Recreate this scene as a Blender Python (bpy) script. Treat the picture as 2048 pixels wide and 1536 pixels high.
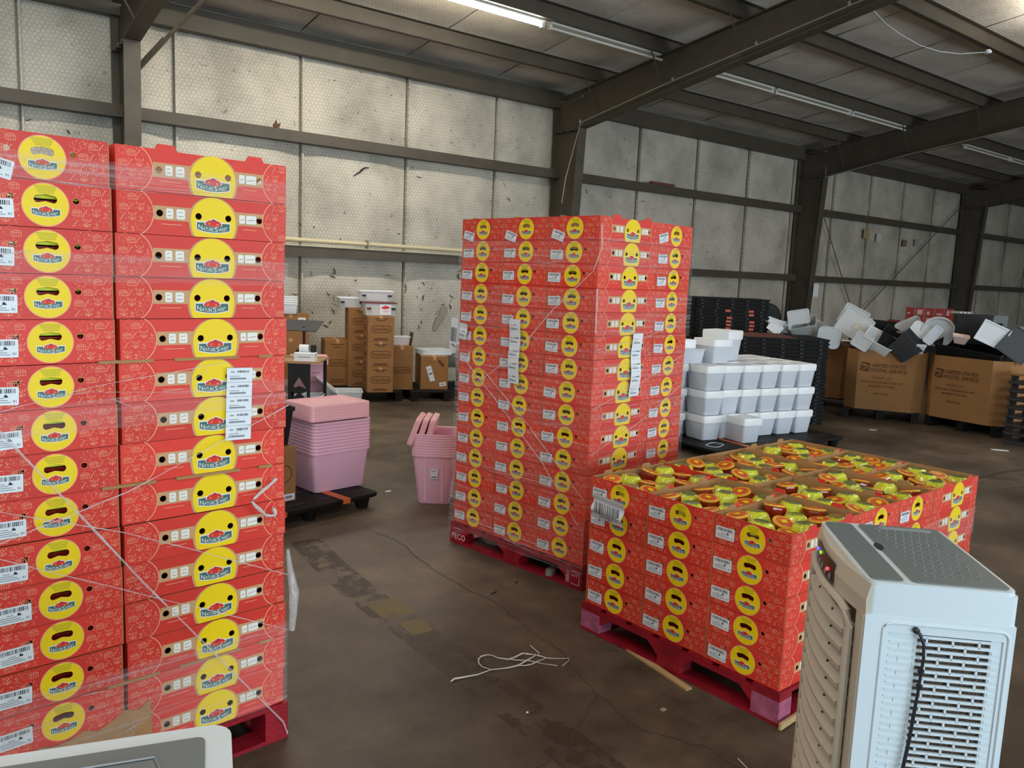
import bpy, bmesh, math, random
from mathutils import Vector, Matrix, noise
from mathutils.geometry import tessellate_polygon
R = random.Random(7)
PI = math.pi
SC = bpy.context.scene
COL = SC.collection
for o in list(bpy.data.objects):
    bpy.data.objects.remove(o)

# ------------------------------------------------------------------ camera
F, PITCH, ROLL, H, AZ = 1600.0, 7.62, 2.3, 1.91, 52.3
p, r, t = map(math.radians, (PITCH, ROLL, AZ))
fw = Vector((0, math.cos(p), -math.sin(p))); rt = Vector((1, 0, 0)); up = rt.cross(fw)
r2 = math.cos(r) * rt + math.sin(r) * up; u2 = -math.sin(r) * rt + math.cos(r) * up
MW = Matrix(((math.sin(t), math.cos(t), 0), (-math.cos(t), math.sin(t), 0), (0, 0, 1)))
r3, u3, f3 = MW @ r2, MW @ u2, MW @ fw
cam = bpy.data.cameras.new('camera'); co = bpy.data.objects.new('camera', cam); COL.objects.link(co)
cam.sensor_width = 36; cam.lens = F / 2048 * 36; cam.clip_start = .02; cam.clip_end = 200
co.matrix_world = Matrix(((r3.x, u3.x, -f3.x, 0), (r3.y, u3.y, -f3.y, 0), (r3.z, u3.z, -f3.z, H), (0, 0, 0, 1)))
SC.camera = co

# ------------------------------------------------------------------ light and exposure
SC.view_settings.view_transform = 'Standard'; SC.view_settings.look = 'None'
SC.view_settings.gamma = 1; SC.view_settings.use_curve_mapping = False
SC.view_settings.exposure = 0.62
SC.cycles.max_bounces = 8; SC.cycles.diffuse_bounces = 4; SC.cycles.transparent_max_bounces = 24
SC.cycles.use_denoising = True
W = bpy.data.worlds.new('world'); SC.world = W; W.use_nodes = True
W.node_tree.nodes['Background'].inputs[0].default_value = (.75, .85, 1, 1)
W.node_tree.nodes['Background'].inputs[1].default_value = 1.0
def area(name, loc, rot, sx, sy, e, col):
    l = bpy.data.lights.new(name, 'AREA'); l.shape = 'RECTANGLE'; l.size = sx; l.size_y = sy; l.energy = e; l.color = col
    o = bpy.data.objects.new(name, l); COL.objects.link(o); o.location = loc; o.rotation_euler = rot; return o
# open dock door behind the camera, fluorescent rows, and fill lights added out of view
area('dock_door_daylight', (-1.0, -9.6, 2.3), (math.radians(90), 0, 0), 9.0, 4.2, 500, (.64, .86, 1.0))
area('right_fill_light', (14.0, -9.6, 2.3), (math.radians(90), 0, 0), 7.0, 4.0, 520, (.84, .93, 1.0))  # added fill light for the right side, not a known door
area('side_area_light', (-7.4, -1.0, 2.2), (math.radians(90), 0, math.radians(-90)), 5.0, 3.8, 26, (.80, .92, 1.0))  # cool area light from the left, where the wall has no opening
area('tube_row_a', (3.5, 9.35, 5.42), (0, 0, 0), 8.0, .1, 120, (1, .95, .84))
area('tube_fill_b', (-2.5, 4.2, 6.05), (0, 0, 0), 7.0, .25, 110, (1, .95, .84))  # unseen row over the left bay, put in as fill
area('tube_row_c', (14.4, 4.75, 5.95), (PI, 0, 0), 2.6, .25, 90, (1, .93, .78))
area('tube_fill_d', (1.0, -2.5, 6.6), (0, 0, 0), 10.0, .25, 120, (1, .95, .86))  # unseen row near the ridge, put in as fill
area('tube_fill_e', (15.0, -1.0, 6.4), (0, 0, 0), 10.0, .25, 160, (1, .95, .86))  # unseen row on the right, added to lift the ambient light

# ------------------------------------------------------------------ materials
def s2l(c): return tuple(((v / 255) / 12.92 if v / 255 <= .04045 else ((v / 255 + .055) / 1.055) ** 2.4) for v in c)
MATS = {}
def mat(name, rgb, rough=.6, metal=0, noise_amt=0, nscale=8, bump=0, bscale=40, alpha=1, trans=0, emit=None, es=0, spec=.5, var=0, stretch=None, coat=0):
    if name in MATS: return MATS[name]
    m = bpy.data.materials.new(name); m.use_nodes = True; nt = m.node_tree; b = nt.nodes['Principled BSDF']
    c = s2l(rgb); b.inputs['Base Color'].default_value = (*c, 1); b.inputs['Roughness'].default_value = rough
    b.inputs['Metallic'].default_value = metal; b.inputs['Specular IOR Level'].default_value = spec
    if coat: b.inputs['Coat Weight'].default_value = coat
    tc = nt.nodes.new('ShaderNodeTexCoord')
    src = tc.outputs['Object']
    if stretch:
        mp = nt.nodes.new('ShaderNodeMapping'); mp.inputs['Scale'].default_value = stretch; nt.links.new(src, mp.inputs[0]); src = mp.outputs[0]
    col = None
    if noise_amt:
        n = nt.nodes.new('ShaderNodeTexNoise'); n.inputs['Scale'].default_value = nscale; n.inputs['Detail'].default_value = 6; nt.links.new(src, n.inputs['Vector'])
        cr = nt.nodes.new('ShaderNodeMapRange'); cr.inputs[1].default_value = .3; cr.inputs[2].default_value = .7
        cr.inputs[3].default_value = 1 - noise_amt; cr.inputs[4].default_value = 1 + noise_amt * .6; nt.links.new(n.outputs[0], cr.inputs[0])
        mx = nt.nodes.new('ShaderNodeVectorMath'); mx.operation = 'SCALE'; mx.inputs[0].default_value = c; nt.links.new(cr.outputs[0], mx.inputs['Scale'])
        col = mx.outputs[0]
    if var:
        oi = nt.nodes.new('ShaderNodeObjectInfo'); mr = nt.nodes.new('ShaderNodeMapRange'); mr.inputs[3].default_value = 1 - var; mr.inputs[4].default_value = 1 + var
        nt.links.new(oi.outputs['Random'], mr.inputs[0]); mx = nt.nodes.new('ShaderNodeVectorMath'); mx.operation = 'SCALE'
        if col: nt.links.new(col, mx.inputs[0])
        else: mx.inputs[0].default_value = c
        nt.links.new(mr.outputs[0], mx.inputs['Scale']); col = mx.outputs[0]
    if col: nt.links.new(col, b.inputs['Base Color'])
    if bump:
        n = nt.nodes.new('ShaderNodeTexNoise'); n.inputs['Scale'].default_value = bscale; n.inputs['Detail'].default_value = 4; nt.links.new(src, n.inputs['Vector'])
        bp = nt.nodes.new('ShaderNodeBump'); bp.inputs['Strength'].default_value = bump; bp.inputs['Distance'].default_value = .01
        nt.links.new(n.outputs[0], bp.inputs['Height']); nt.links.new(bp.outputs[0], b.inputs['Normal'])
    if alpha < 1: b.inputs['Alpha'].default_value = alpha
    if trans: b.inputs['Transmission Weight'].default_value = trans
    if emit: b.inputs['Emission Color'].default_value = (*s2l(emit), 1); b.inputs['Emission Strength'].default_value = es
    MATS[name] = m; return m

steel = mat('brown_steel_paint', (78, 70, 58), .55, noise_amt=.18, nscale=3, bump=.1, bscale=120)
steel_lt = mat('grey_steel', (150, 144, 130), .5, noise_amt=.1)
red = mat('carton_red', (224, 58, 44), .42, noise_amt=.05, nscale=30, var=.1)
kraft = mat('kraft_board', (176, 132, 84), .8, noise_amt=.1, nscale=12, bump=.2, bscale=300, stretch=(1, 1, 1))
kraft_dk = mat('kraft_print_ink', (92, 56, 28), .8)
brown_box = mat('brown_carton_board', (156, 110, 64), .8, noise_amt=.08, nscale=5, var=.06)
yellow = mat('print_yellow', (250, 214, 8), .4)
peach = mat('print_peach', (246, 172, 132), .5)
tan = mat('print_tan', (206, 158, 112), .6)
faint = mat('print_faint_red', (232, 112, 88), .5)
teal = mat('print_teal', (62, 104, 100), .5)
white = mat('print_white', (236, 236, 230), .5)
tom = mat('print_tomato_red', (216, 48, 40), .45)
olive = mat('print_olive', (178, 172, 20), .5)
ink = mat('print_ink', (40, 42, 52), .6)
ink_lt = mat('print_ink_light', (130, 134, 142), .6)
label_w = mat('label_white', (232, 236, 240), .45)
pallet_red = mat('pallet_red_paint', (150, 16, 34), .5, noise_amt=.3, nscale=9, bump=.3, bscale=60)
pallet_worn = mat('pallet_worn_pink', (176, 90, 120), .6, noise_amt=.35, nscale=20)
rawwood = mat('raw_wood', (196, 160, 112), .8, noise_amt=.15, nscale=6)
pink = mat('pink_plastic', (244, 192, 212), .38, spec=.5, var=.02)
pink_in = mat('pink_plastic_lid', (248, 186, 194), .4, spec=.5)
clear_w = mat('translucent_white_plastic', (224, 230, 238), .35, trans=.12)
lid_w = mat('white_plastic', (244, 246, 248), .35)
clear_g = mat('clear_grey_plastic', (228, 230, 230), .25, trans=.15)
blackp = mat('black_plastic', (24, 21, 19), .6, noise_amt=.2, nscale=6, spec=.2)
blackm = mat('black_matte', (26, 25, 27), .6)
darkg = mat('dark_grey_plastic', (64, 64, 68), .5)
orange = mat('orange_strap', (206, 98, 48), .5)
cool_w = mat('cooler_white_plastic', (216, 226, 232), .32)
cool_b = mat('cooler_beige_louver', (196, 186, 170), .42)
cool_g = mat('cooler_grey_lid', (112, 120, 122), .4, bump=.05, bscale=300)
cool_gl = mat('cooler_grey_ridge', (150, 158, 164), .35)
pad = mat('cooler_honeycomb_pad', (104, 86, 70), .9, noise_amt=.7, nscale=160, bump=1, bscale=200)
cord_m = mat('black_rubber_cord', (28, 28, 34), .5)
tube_off = mat('unlit_tube', (222, 220, 208), .4)
tube_on = mat('lit_tube', (255, 250, 235), .4, emit=(255, 246, 222), es=45)
fixture_m = mat('fixture_white_enamel', (214, 214, 204), .4)
pipe_m = mat('cream_pipe', (214, 200, 164), .5)
straw = mat('plastic_twine', (214, 206, 200), .35)
gpack = mat('pack_yellow_green', (222, 226, 52), .22, coat=.5, noise_amt=.2, nscale=40)
gtop = mat('pack_clear_base', (128, 136, 70), .12, coat=.5, noise_amt=.3, nscale=60)
rcup = mat('pack_red_tomatoes', (150, 34, 22), .15, coat=.8, noise_amt=.3, nscale=60)
rlid = mat('pack_lid_orange', (238, 176, 44), .3)
rlid2 = mat('pack_lid_red', (222, 92, 52), .3)
led_b = mat('led_blue', (40, 60, 255), .4, emit=(50, 70, 255), es=4)
led_g = mat('led_green', (90, 220, 60), .4, emit=(100, 230, 70), es=2)
led_r = mat('led_red', (255, 60, 60), .4, emit=(255, 60, 60), es=3)
panel_dk = mat('control_panel_dark', (52, 34, 34), .25)
wood_t = mat('table_wood', (186, 148, 108), .5, noise_amt=.1)

def film_material(name, base, streak, scale):
    m = bpy.data.materials.new(name); m.use_nodes = True; nt = m.node_tree; nt.nodes.clear()
    out = nt.nodes.new('ShaderNodeOutputMaterial'); mix = nt.nodes.new('ShaderNodeMixShader')
    tr = nt.nodes.new('ShaderNodeBsdfTransparent'); b = nt.nodes.new('ShaderNodeBsdfPrincipled')
    b.inputs['Base Color'].default_value = (.82, .8, .8, 1); b.inputs['Roughness'].default_value = .18
    b.inputs['Specular IOR Level'].default_value = .8
    tc = nt.nodes.new('ShaderNodeTexCoord'); mp = nt.nodes.new('ShaderNodeMapping'); mp.inputs['Scale'].default_value = scale
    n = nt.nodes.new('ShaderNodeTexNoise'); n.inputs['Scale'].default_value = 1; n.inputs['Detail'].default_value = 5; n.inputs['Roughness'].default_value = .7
    mr = nt.nodes.new('ShaderNodeMapRange'); mr.inputs[1].default_value = .5; mr.inputs[2].default_value = .72; mr.inputs[3].default_value = base; mr.inputs[4].default_value = streak  # pale streaks put the film's folds and white glints into its opacity
    bp = nt.nodes.new('ShaderNodeBump'); bp.inputs['Strength'].default_value = .6; bp.inputs['Distance'].default_value = .01
    L = nt.links
    L.new(tc.outputs['Object'], mp.inputs[0]); L.new(mp.outputs[0], n.inputs['Vector']); L.new(n.outputs[0], mr.inputs[0]); L.new(mr.outputs[0], mix.inputs[0])
    L.new(n.outputs[0], bp.inputs['Height']); L.new(bp.outputs[0], b.inputs['Normal'])
    L.new(tr.outputs[0], mix.inputs[1]); L.new(b.outputs[0], mix.inputs[2]); L.new(mix.outputs[0], out.inputs[0]); return m
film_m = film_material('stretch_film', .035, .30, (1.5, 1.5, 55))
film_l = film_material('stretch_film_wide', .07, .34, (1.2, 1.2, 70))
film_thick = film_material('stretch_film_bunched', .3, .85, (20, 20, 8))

def hexwall(name, rgb, stain, cell=.058, wire=.35, swap=False):
    """insulation facing behind hexagonal poultry netting"""
    m = bpy.data.materials.new(name); m.use_nodes = True; nt = m.node_tree; b = nt.nodes['Principled BSDF']; L = nt.links; N = nt.nodes.new
    geo = N('ShaderNodeNewGeometry'); sep = N('ShaderNodeSeparateXYZ'); L.new(geo.outputs['Position'], sep.inputs[0])
    cmb = N('ShaderNodeCombineXYZ'); L.new(sep.outputs[0], cmb.inputs[0]); L.new(sep.outputs[1 if swap else 2], cmb.inputs[1])
    nz = N('ShaderNodeTexNoise'); nz.inputs['Scale'].default_value = 5; L.new(geo.outputs['Position'], nz.inputs['Vector'])
    sc = N('ShaderNodeVectorMath'); sc.operation = 'SCALE'; sc.inputs['Scale'].default_value = 1 / cell; L.new(cmb.outputs[0], sc.inputs[0])
    nzs = N('ShaderNodeVectorMath'); nzs.operation = 'SCALE'; nzs.inputs['Scale'].default_value = .8; L.new(nz.outputs['Color'], nzs.inputs[0])
    ad = N('ShaderNodeVectorMath'); ad.operation = 'ADD'; L.new(sc.outputs[0], ad.inputs[0]); L.new(nzs.outputs[0], ad.inputs[1])
    def cellv(off):
        a = N('ShaderNodeVectorMath'); a.operation = 'ADD'; a.inputs[1].default_value = (off[0] + 1000, off[1] + 1732.05, 0); L.new(ad.outputs[0], a.inputs[0])
        md = N('ShaderNodeVectorMath'); md.operation = 'MODULO'; md.inputs[1].default_value = (1, 1.7320508, 1); L.new(a.outputs[0], md.inputs[0])
        s_ = N('ShaderNodeVectorMath'); s_.operation = 'SUBTRACT'; s_.inputs[1].default_value = (.5, .8660254, 0); L.new(md.outputs[0], s_.inputs[0])
        ab = N('ShaderNodeVectorMath'); ab.operation = 'ABSOLUTE'; L.new(s_.outputs[0], ab.inputs[0])
        d = N('ShaderNodeVectorMath'); d.operation = 'DOT_PRODUCT'; d.inputs[1].default_value = (.5, .8660254, 0); L.new(ab.outputs[0], d.inputs[0])
        sx = N('ShaderNodeSeparateXYZ'); L.new(ab.outputs[0], sx.inputs[0])
        mx = N('ShaderNodeMath'); mx.operation = 'MAXIMUM'; L.new(d.outputs['Value'], mx.inputs[0]); L.new(sx.outputs[0], mx.inputs[1]); return mx
    c1, c2 = cellv((0, 0)), cellv((.5, .8660254))
    mn = N('ShaderNodeMath'); mn.operation = 'MINIMUM'; L.new(c1.outputs[0], mn.inputs[0]); L.new(c2.outputs[0], mn.inputs[1])
    wr = N('ShaderNodeMapRange'); wr.interpolation_type = 'SMOOTHSTEP'; wr.inputs[1].default_value = .28; wr.inputs[2].default_value = .5; wr.inputs[3].default_value = 1; wr.inputs[4].default_value = 1 - wire
    L.new(mn.outputs[0], wr.inputs[0])
    n1 = N('ShaderNodeTexNoise'); n1.inputs['Scale'].default_value = .9; n1.inputs['Detail'].default_value = 8; n1.inputs['Roughness'].default_value = .65; L.new(geo.outputs['Position'], n1.inputs['Vector'])
    m1 = N('ShaderNodeMapRange'); m1.inputs[1].default_value = .42; m1.inputs[2].default_value = .68; m1.inputs[3].default_value = 1; m1.inputs[4].default_value = 1 - stain; L.new(n1.outputs[0], m1.inputs[0])
    n2 = N('ShaderNodeTexNoise'); n2.inputs['Scale'].default_value = 14; n2.inputs['Detail'].default_value = 3; L.new(geo.outputs['Position'], n2.inputs['Vector'])
    m2 = N('ShaderNodeMapRange'); m2.inputs[1].default_value = .66; m2.inputs[2].default_value = .74; m2.inputs[3].default_value = 1; m2.inputs[4].default_value = .55; L.new(n2.outputs[0], m2.inputs[0])
    a1 = N('ShaderNodeMath'); a1.operation = 'MULTIPLY'; L.new(wr.outputs[0], a1.inputs[0]); L.new(m1.outputs[0], a1.inputs[1])
    a2 = N('ShaderNodeMath'); a2.operation = 'MULTIPLY'; L.new(a1.outputs[0], a2.inputs[0]); L.new(m2.outputs[0], a2.inputs[1])
    cs = N('ShaderNodeVectorMath'); cs.operation = 'SCALE'; cs.inputs[0].default_value = s2l(rgb); L.new(a2.outputs[0], cs.inputs['Scale'])
    L.new(cs.outputs[0], b.inputs['Base Color']); b.inputs['Roughness'].default_value = .55
    bp = N('ShaderNodeBump'); bp.inputs['Strength'].default_value = .55; bp.inputs['Distance'].default_value = .012; L.new(wr.outputs[0], bp.inputs['Height'])
    bp2 = N('ShaderNodeBump'); bp2.inputs['Strength'].default_value = .5; bp2.inputs['Distance'].default_value = .05; L.new(n1.outputs[0], bp2.inputs['Height']); L.new(bp.outputs[0], bp2.inputs['Normal'])
    L.new(bp2.outputs[0], b.inputs['Normal']); return m
wall_m = hexwall('wall_insulation_netting', (208, 200, 184), .40, wire=.24)
ceil_m = hexwall('roof_insulation_netting', (226, 218, 206), .28, swap=True, wire=.16)

def floor_material():
    m = bpy.data.materials.new('stained_concrete'); m.use_nodes = True; nt = m.node_tree; b = nt.nodes['Principled BSDF']; L = nt.links; N = nt.nodes.new
    geo = N('ShaderNodeNewGeometry')
    def nz(s, d, rgh=.6):
        n = N('ShaderNodeTexNoise'); n.inputs['Scale'].default_value = s; n.inputs['Detail'].default_value = d; n.inputs['Roughness'].default_value = rgh; L.new(geo.outputs['Position'], n.inputs['Vector']); return n
    a, b2, c = nz(.55, 9, .65), nz(3.2, 8, .7), nz(60, 3)
    cr = N('ShaderNodeValToRGB'); L.new(a.outputs[0], cr.inputs[0])
    cr.color_ramp.elements[0].position = .36; cr.color_ramp.elements[0].color = (*s2l((58, 46, 35)), 1)
    cr.color_ramp.elements[1].position = .64; cr.color_ramp.elements[1].color = (*s2l((118, 101, 82)), 1)
    m1 = N('ShaderNodeMapRange'); m1.inputs[1].default_value = .35; m1.inputs[2].default_value = .68; m1.inputs[3].default_value = .6; m1.inputs[4].default_value = 1.15; L.new(b2.outputs[0], m1.inputs[0])
    m2 = N('ShaderNodeMapRange'); m2.inputs[3].default_value = .85; m2.inputs[4].default_value = 1.12; L.new(c.outputs[0], m2.inputs[0])
    mm = N('ShaderNodeMath'); mm.operation = 'MULTIPLY'; L.new(m1.outputs[0], mm.inputs[0]); L.new(m2.outputs[0], mm.inputs[1])
    s = N('ShaderNodeVectorMath'); s.operation = 'SCALE'; L.new(cr.outputs[0], s.inputs[0]); L.new(mm.outputs[0], s.inputs['Scale']); L.new(s.outputs[0], b.inputs['Base Color'])
    r_ = N('ShaderNodeMapRange'); r_.inputs[3].default_value = .38; r_.inputs[4].default_value = .7; L.new(b2.outputs[0], r_.inputs[0]); L.new(r_.outputs[0], b.inputs['Roughness'])
    bp = N('ShaderNodeBump'); bp.inputs['Strength'].default_value = .25; bp.inputs['Distance'].default_value = .004; L.new(c.outputs[0], bp.inputs['Height']); L.new(bp.outputs[0], b.inputs['Normal']); return m
floor_m = floor_material()
def patchy(name, rgb, thr, scale):
    m = bpy.data.materials.new(name); m.use_nodes = True; nt = m.node_tree; b = nt.nodes['Principled BSDF']; L = nt.links
    g = nt.nodes.new('ShaderNodeNewGeometry'); n = nt.nodes.new('ShaderNodeTexNoise'); n.inputs['Scale'].default_value = scale; n.inputs['Detail'].default_value = 9; n.inputs['Roughness'].default_value = .7
    L.new(g.outputs['Position'], n.inputs['Vector']); mr = nt.nodes.new('ShaderNodeMapRange'); mr.inputs[1].default_value = thr; mr.inputs[2].default_value = thr + .05; mr.inputs[4].default_value = .7; L.new(n.outputs[0], mr.inputs[0]); L.new(mr.outputs[0], b.inputs['Alpha'])
    b.inputs['Base Color'].default_value = (*s2l(rgb), 1); b.inputs['Roughness'].default_value = .5; return m
paint_g = patchy('worn_floor_paint', (62, 52, 38), .47, 5)
paint_y = patchy('worn_yellow_paint', (122, 104, 52), .42, 5)
crack_m = mat('crack_dark', (66, 54, 42), .9)

# ------------------------------------------------------------------ mesh helpers
class MB:
    def __init__(s): s.v = []; s.f = []; s.m = []; s.mats = []
    def mi(s, m):
        if m not in s.mats: s.mats.append(m)
        return s.mats.index(m)
    def add(s, vs, fs, m, M=None):
        o = len(s.v); i = s.mi(m)
        s.v += [tuple(M @ Vector(v)) if M else tuple(v) for v in vs]
        for f in fs: s.f.append([o + k for k in f]); s.m.append(i)
    def box(s, a, b, m, M=None):
        x0, y0, z0 = a; x1, y1, z1 = b
        s.add([(x0, y0, z0), (x1, y0, z0), (x1, y1, z0), (x0, y1, z0), (x0, y0, z1), (x1, y0, z1), (x1, y1, z1), (x0, y1, z1)],
              [(0, 3, 2, 1), (4, 5, 6, 7), (0, 1, 5, 4), (1, 2, 6, 5), (2, 3, 7, 6), (3, 0, 4, 7)], m, M)
    def bar(s, a, b, w, h, m, upv=(0, 0, 1)):
        a, b = Vector(a), Vector(b); d = b - a; L = d.length; d.normalize(); u = Vector(upv)
        x = d.cross(u); x = x.normalized() if x.length > 1e-6 else Vector((1, 0, 0)); z = x.cross(d)
        M = Matrix(((x.x, d.x, z.x, a.x), (x.y, d.y, z.y, a.y), (x.z, d.z, z.z, a.z), (0, 0, 0, 1)))
        s.box((-w / 2, 0, -h / 2), (w / 2, L, h / 2), m, M)
    def loft(s, rings, m, cap0=True, cap1=True, M=None):
        n = len(rings[0]); vs = [v for r_ in rings for v in r_]; fs = []
        for k in range(len(rings) - 1):
            for i in range(n): fs.append((k * n + i, k * n + (i + 1) % n, (k + 1) * n + (i + 1) % n, (k + 1) * n + i))
        if cap0: fs.append(tuple(range(n - 1, -1, -1)))
        if cap1: fs.append(tuple((len(rings) - 1) * n + i for i in range(n)))
        s.add(vs, fs, m, M)
    def tube(s, pts, rad, m, n=8, closed=False):
        pts = [Vector(q) for q in pts]; rings = []
        for i, q in enumerate(pts):
            d = (pts[min(i + 1, len(pts) - 1)] - pts[max(i - 1, 0)]).normalized()
            u = Vector((0, 0, 1)) if abs(d.z) < .9 else Vector((1, 0, 0)); x = d.cross(u).normalized(); y = x.cross(d)
            rr = rad[i] if isinstance(rad, (list, tuple)) else rad
            rings.append([q + rr * (math.cos(2 * PI * k / n) * x + math.sin(2 * PI * k / n) * y) for k in range(n)])
        s.loft(rings, m)
    def lathe(s, prof, m, n=16, M=None, lobes=0, amp=0, cap0=True, cap1=True):
        rings = []
        for rr, z in prof:
            rings.append([(rr * (1 + amp * math.cos(lobes * 2 * PI * k / n)) * math.cos(2 * PI * k / n), rr * (1 + amp * math.cos(lobes * 2 * PI * k / n)) * math.sin(2 * PI * k / n), z) for k in range(n)])
        s.loft(rings, m, cap0, cap1, M)
    def poly(s, outer, holes, m, w=0.0, M=None):
        loops = [[Vector((x, y, 0)) for x, y in outer]] + [[Vector((x, y, 0)) for x, y in h_] for h_ in holes]
        tris = tessellate_polygon(loops); flat = [v for l in loops for v in l]
        vs = [(v.x, v.y, w) for v in flat]; fs = []
        for t_ in tris:
            a, b, c = [flat[i] for i in t_]; fs.append(t_ if (b - a).cross(c - a).z > 0 else (t_[0], t_[2], t_[1]))
        s.add(vs, fs, m, M)
    def prism(s, outer, holes, th, mf, mb, me, M=None):
        s.poly(outer, holes, mf, 0, M)
        loops = [outer] + list(holes)
        lv = [[Vector((x, y, 0)) for x, y in l] for l in loops]; tris = tessellate_polygon(lv); flat = [v for l in lv for v in l]
        fs = []
        for t_ in tris:
            a, b, c = [flat[i] for i in t_]; fs.append(t_ if (b - a).cross(c - a).z < 0 else (t_[0], t_[2], t_[1]))
        s.add([(v.x, v.y, -th) for v in flat], fs, mb, M)
        for l in loops:
            n = len(l); s.add([(x, y, 0) for x, y in l] + [(x, y, -th) for x, y in l], [(i, i + n, (i + 1) % n + n, (i + 1) % n) for i in range(n)], me, M)
    def line(s, pts, w, m, z=0.0, M=None):
        for (x0, y0), (x1, y1) in zip(pts, pts[1:]):
            dx, dy = x1 - x0, y1 - y0; L = math.hypot(dx, dy) or 1e-9; nx, ny = -dy / L * w / 2, dx / L * w / 2
            s.add([(x0 - nx, y0 - ny, z), (x1 - nx, y1 - ny, z), (x1 + nx, y1 + ny, z), (x0 + nx, y0 + ny, z)], [(0, 1, 2, 3)], m, M)
    def text(s, txt, x, y, size, m, z=0.0, M=None, width=None, align='LEFT', fn=None, bold=0):
        vs, fs = textmesh(txt, bold); w = max(v[0] for v in vs); sx = (width / w) if width else size
        ox = x - (w * sx / 2 if align == 'CENTER' else 0)
        out = []
        for v in vs:
            px, py = ox + v[0] * sx, y + v[1] * size
            if fn: px, py = fn(px, py)
            out.append((px, py, z))
        s.add(out, fs, m, M)
    def mesh(s, name, smooth=False):
        me = bpy.data.meshes.new(name); me.from_pydata(s.v, [], s.f)
        for m in s.mats: me.materials.append(m)
        me.polygons.foreach_set('material_index', s.m)
        if smooth: me.polygons.foreach_set('use_smooth', [True] * len(s.f))
        me.update()
        if smooth:
            try: me.set_sharp_from_angle(angle=math.radians(40))
            except Exception: pass
        return me
    def build(s, name, parent=None, smooth=False, mw=None):
        return link(name, s.mesh(name, smooth), parent, mw)
_tx = {}
def textmesh(txt, bold=0):
    if (txt, bold) in _tx: return _tx[(txt, bold)]
    c = bpy.data.curves.new('t', 'FONT'); c.body = txt; c.size = 1; c.resolution_u = 2; c.offset = bold
    o = bpy.data.objects.new('t', c); COL.objects.link(o); dg = bpy.context.evaluated_depsgraph_get(); me = o.evaluated_get(dg).to_mesh()
    mnx = min(v.co.x for v in me.vertices)
    res = ([(v.co.x - mnx, v.co.y) for v in me.vertices], [tuple(q.vertices) for q in me.polygons])
    o.evaluated_get(dg).to_mesh_clear(); bpy.data.objects.remove(o); bpy.data.curves.remove(c)
    _tx[(txt, bold)] = res; return res
def link(name, me, parent=None, mw=None):
    o = bpy.data.objects.new(name, me); COL.objects.link(o)
    if parent: o.parent = parent
    if mw is not None: o.matrix_local = mw
    return o
def tag(o, label, cat, group=None, kind=None):
    o['label'] = label; o['category'] = cat
    if group: o['group'] = group
    if kind: o['kind'] = kind
    return o
def struct(o): o['kind'] = 'structure'; return o
def thing(name, label, cat, loc=(0, 0, 0), rz=0, group=None, mw=None):
    o = bpy.data.objects.new(name, None); COL.objects.link(o); o.empty_display_size = .1
    if mw is not None: o.matrix_world = mw
    else: o.location = loc; o.rotation_euler = (0, 0, rz)
    return tag(o, label, cat, group)
def TM(x, y, z=0, rz=0, rx=0, ry=0): return Matrix.Translation((x, y, z)) @ Matrix.Rotation(rz, 4, 'Z') @ Matrix.Rotation(ry, 4, 'Y') @ Matrix.Rotation(rx, 4, 'X')
def rrect(w, d, r_, z, n=3, cx=0, cy=0):
    out = []
    for k, (sx, sy) in enumerate(((1, 1), (-1, 1), (-1, -1), (1, -1))):
        for i in range(n + 1):
            a = PI / 2 * k + PI / 2 * i / n; out.append((cx + sx * (w / 2 - r_) + r_ * math.cos(a), cy + sy * (d / 2 - r_) + r_ * math.sin(a), z))
    return out
def rr2(x0, y0, x1, y1, r_, n=3): return [(a, b) for a, b, _ in rrect(x1 - x0, y1 - y0, r_, 0, n, (x0 + x1) / 2, (y0 + y1) / 2)]
def circ(x, y, r_, n=16, ry=None): return [(x + r_ * math.cos(2 * PI * k / n), y + (ry or r_) * math.sin(2 * PI * k / n)) for k in range(n)]
def ordn(n): return {1: 'top', 2: 'second', 3: 'third', 4: 'fourth', 5: 'fifth', 6: 'sixth', 7: 'seventh', 8: 'eighth', 9: 'ninth', 10: 'tenth', 11: 'eleventh', 12: 'twelfth', 13: 'thirteenth', 14: 'fourteenth', 15: 'fifteenth'}[n]

# ------------------------------------------------------------------ setting
mb = MB(); mb.box((-8, -10, -.2), (36, 12.3, 0), floor_m); floor = struct(mb.build('floor'))
YW = 12.0
mb = MB(); mb.box((-8, 12.12, 0), (36, 12.3, 5.6), steel_lt); wall_back = struct(mb.build('wall_back'))
X0, XS = 3.2, 1.845
k0 = int((-8 - X0) / XS) - 1; seams = [X0 + XS * k for k in range(k0, 19)]
seams = [max(-8, s) for s in seams if s > -8 - XS] + [36]
tiers = [0, 2.17, 3.88, 5.12]
def pillow_z(z):
    for a, b in zip(tiers, tiers[1:] + [5.4]):
        if a <= z <= b: return math.sin(PI * (z - a) / (b - a)) ** .6
    return 0
for i, (a, b) in enumerate(zip(seams, seams[1:])):
    if b - a < .05: continue
    nx, nz_ = 10, 34; vs = []; fs = []
    for jz in range(nz_ + 1):
        z = 5.42 * jz / nz_
        for jx in range(nx + 1):
            x = a + .012 + (b - a - .024) * jx / nx; e = min(1, (min(jx, nx - jx) / nx) * 5)
            y = YW + .10 - .07 * e * (.35 + .65 * pillow_z(z)) - .012 * noise.noise(Vector((x * 2.2, z * 2.2, i * 7.3)))
            vs.append((x, y, z))
    for jz in range(nz_):
        for jx in range(nx): q = jz * (nx + 1) + jx; fs.append((q, q + 1, q + nx + 2, q + nx + 1))
    mb = MB(); mb.add(vs, fs, wall_m)
    mb.build('insulation_panel', wall_back, True)
mb = MB()
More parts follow.
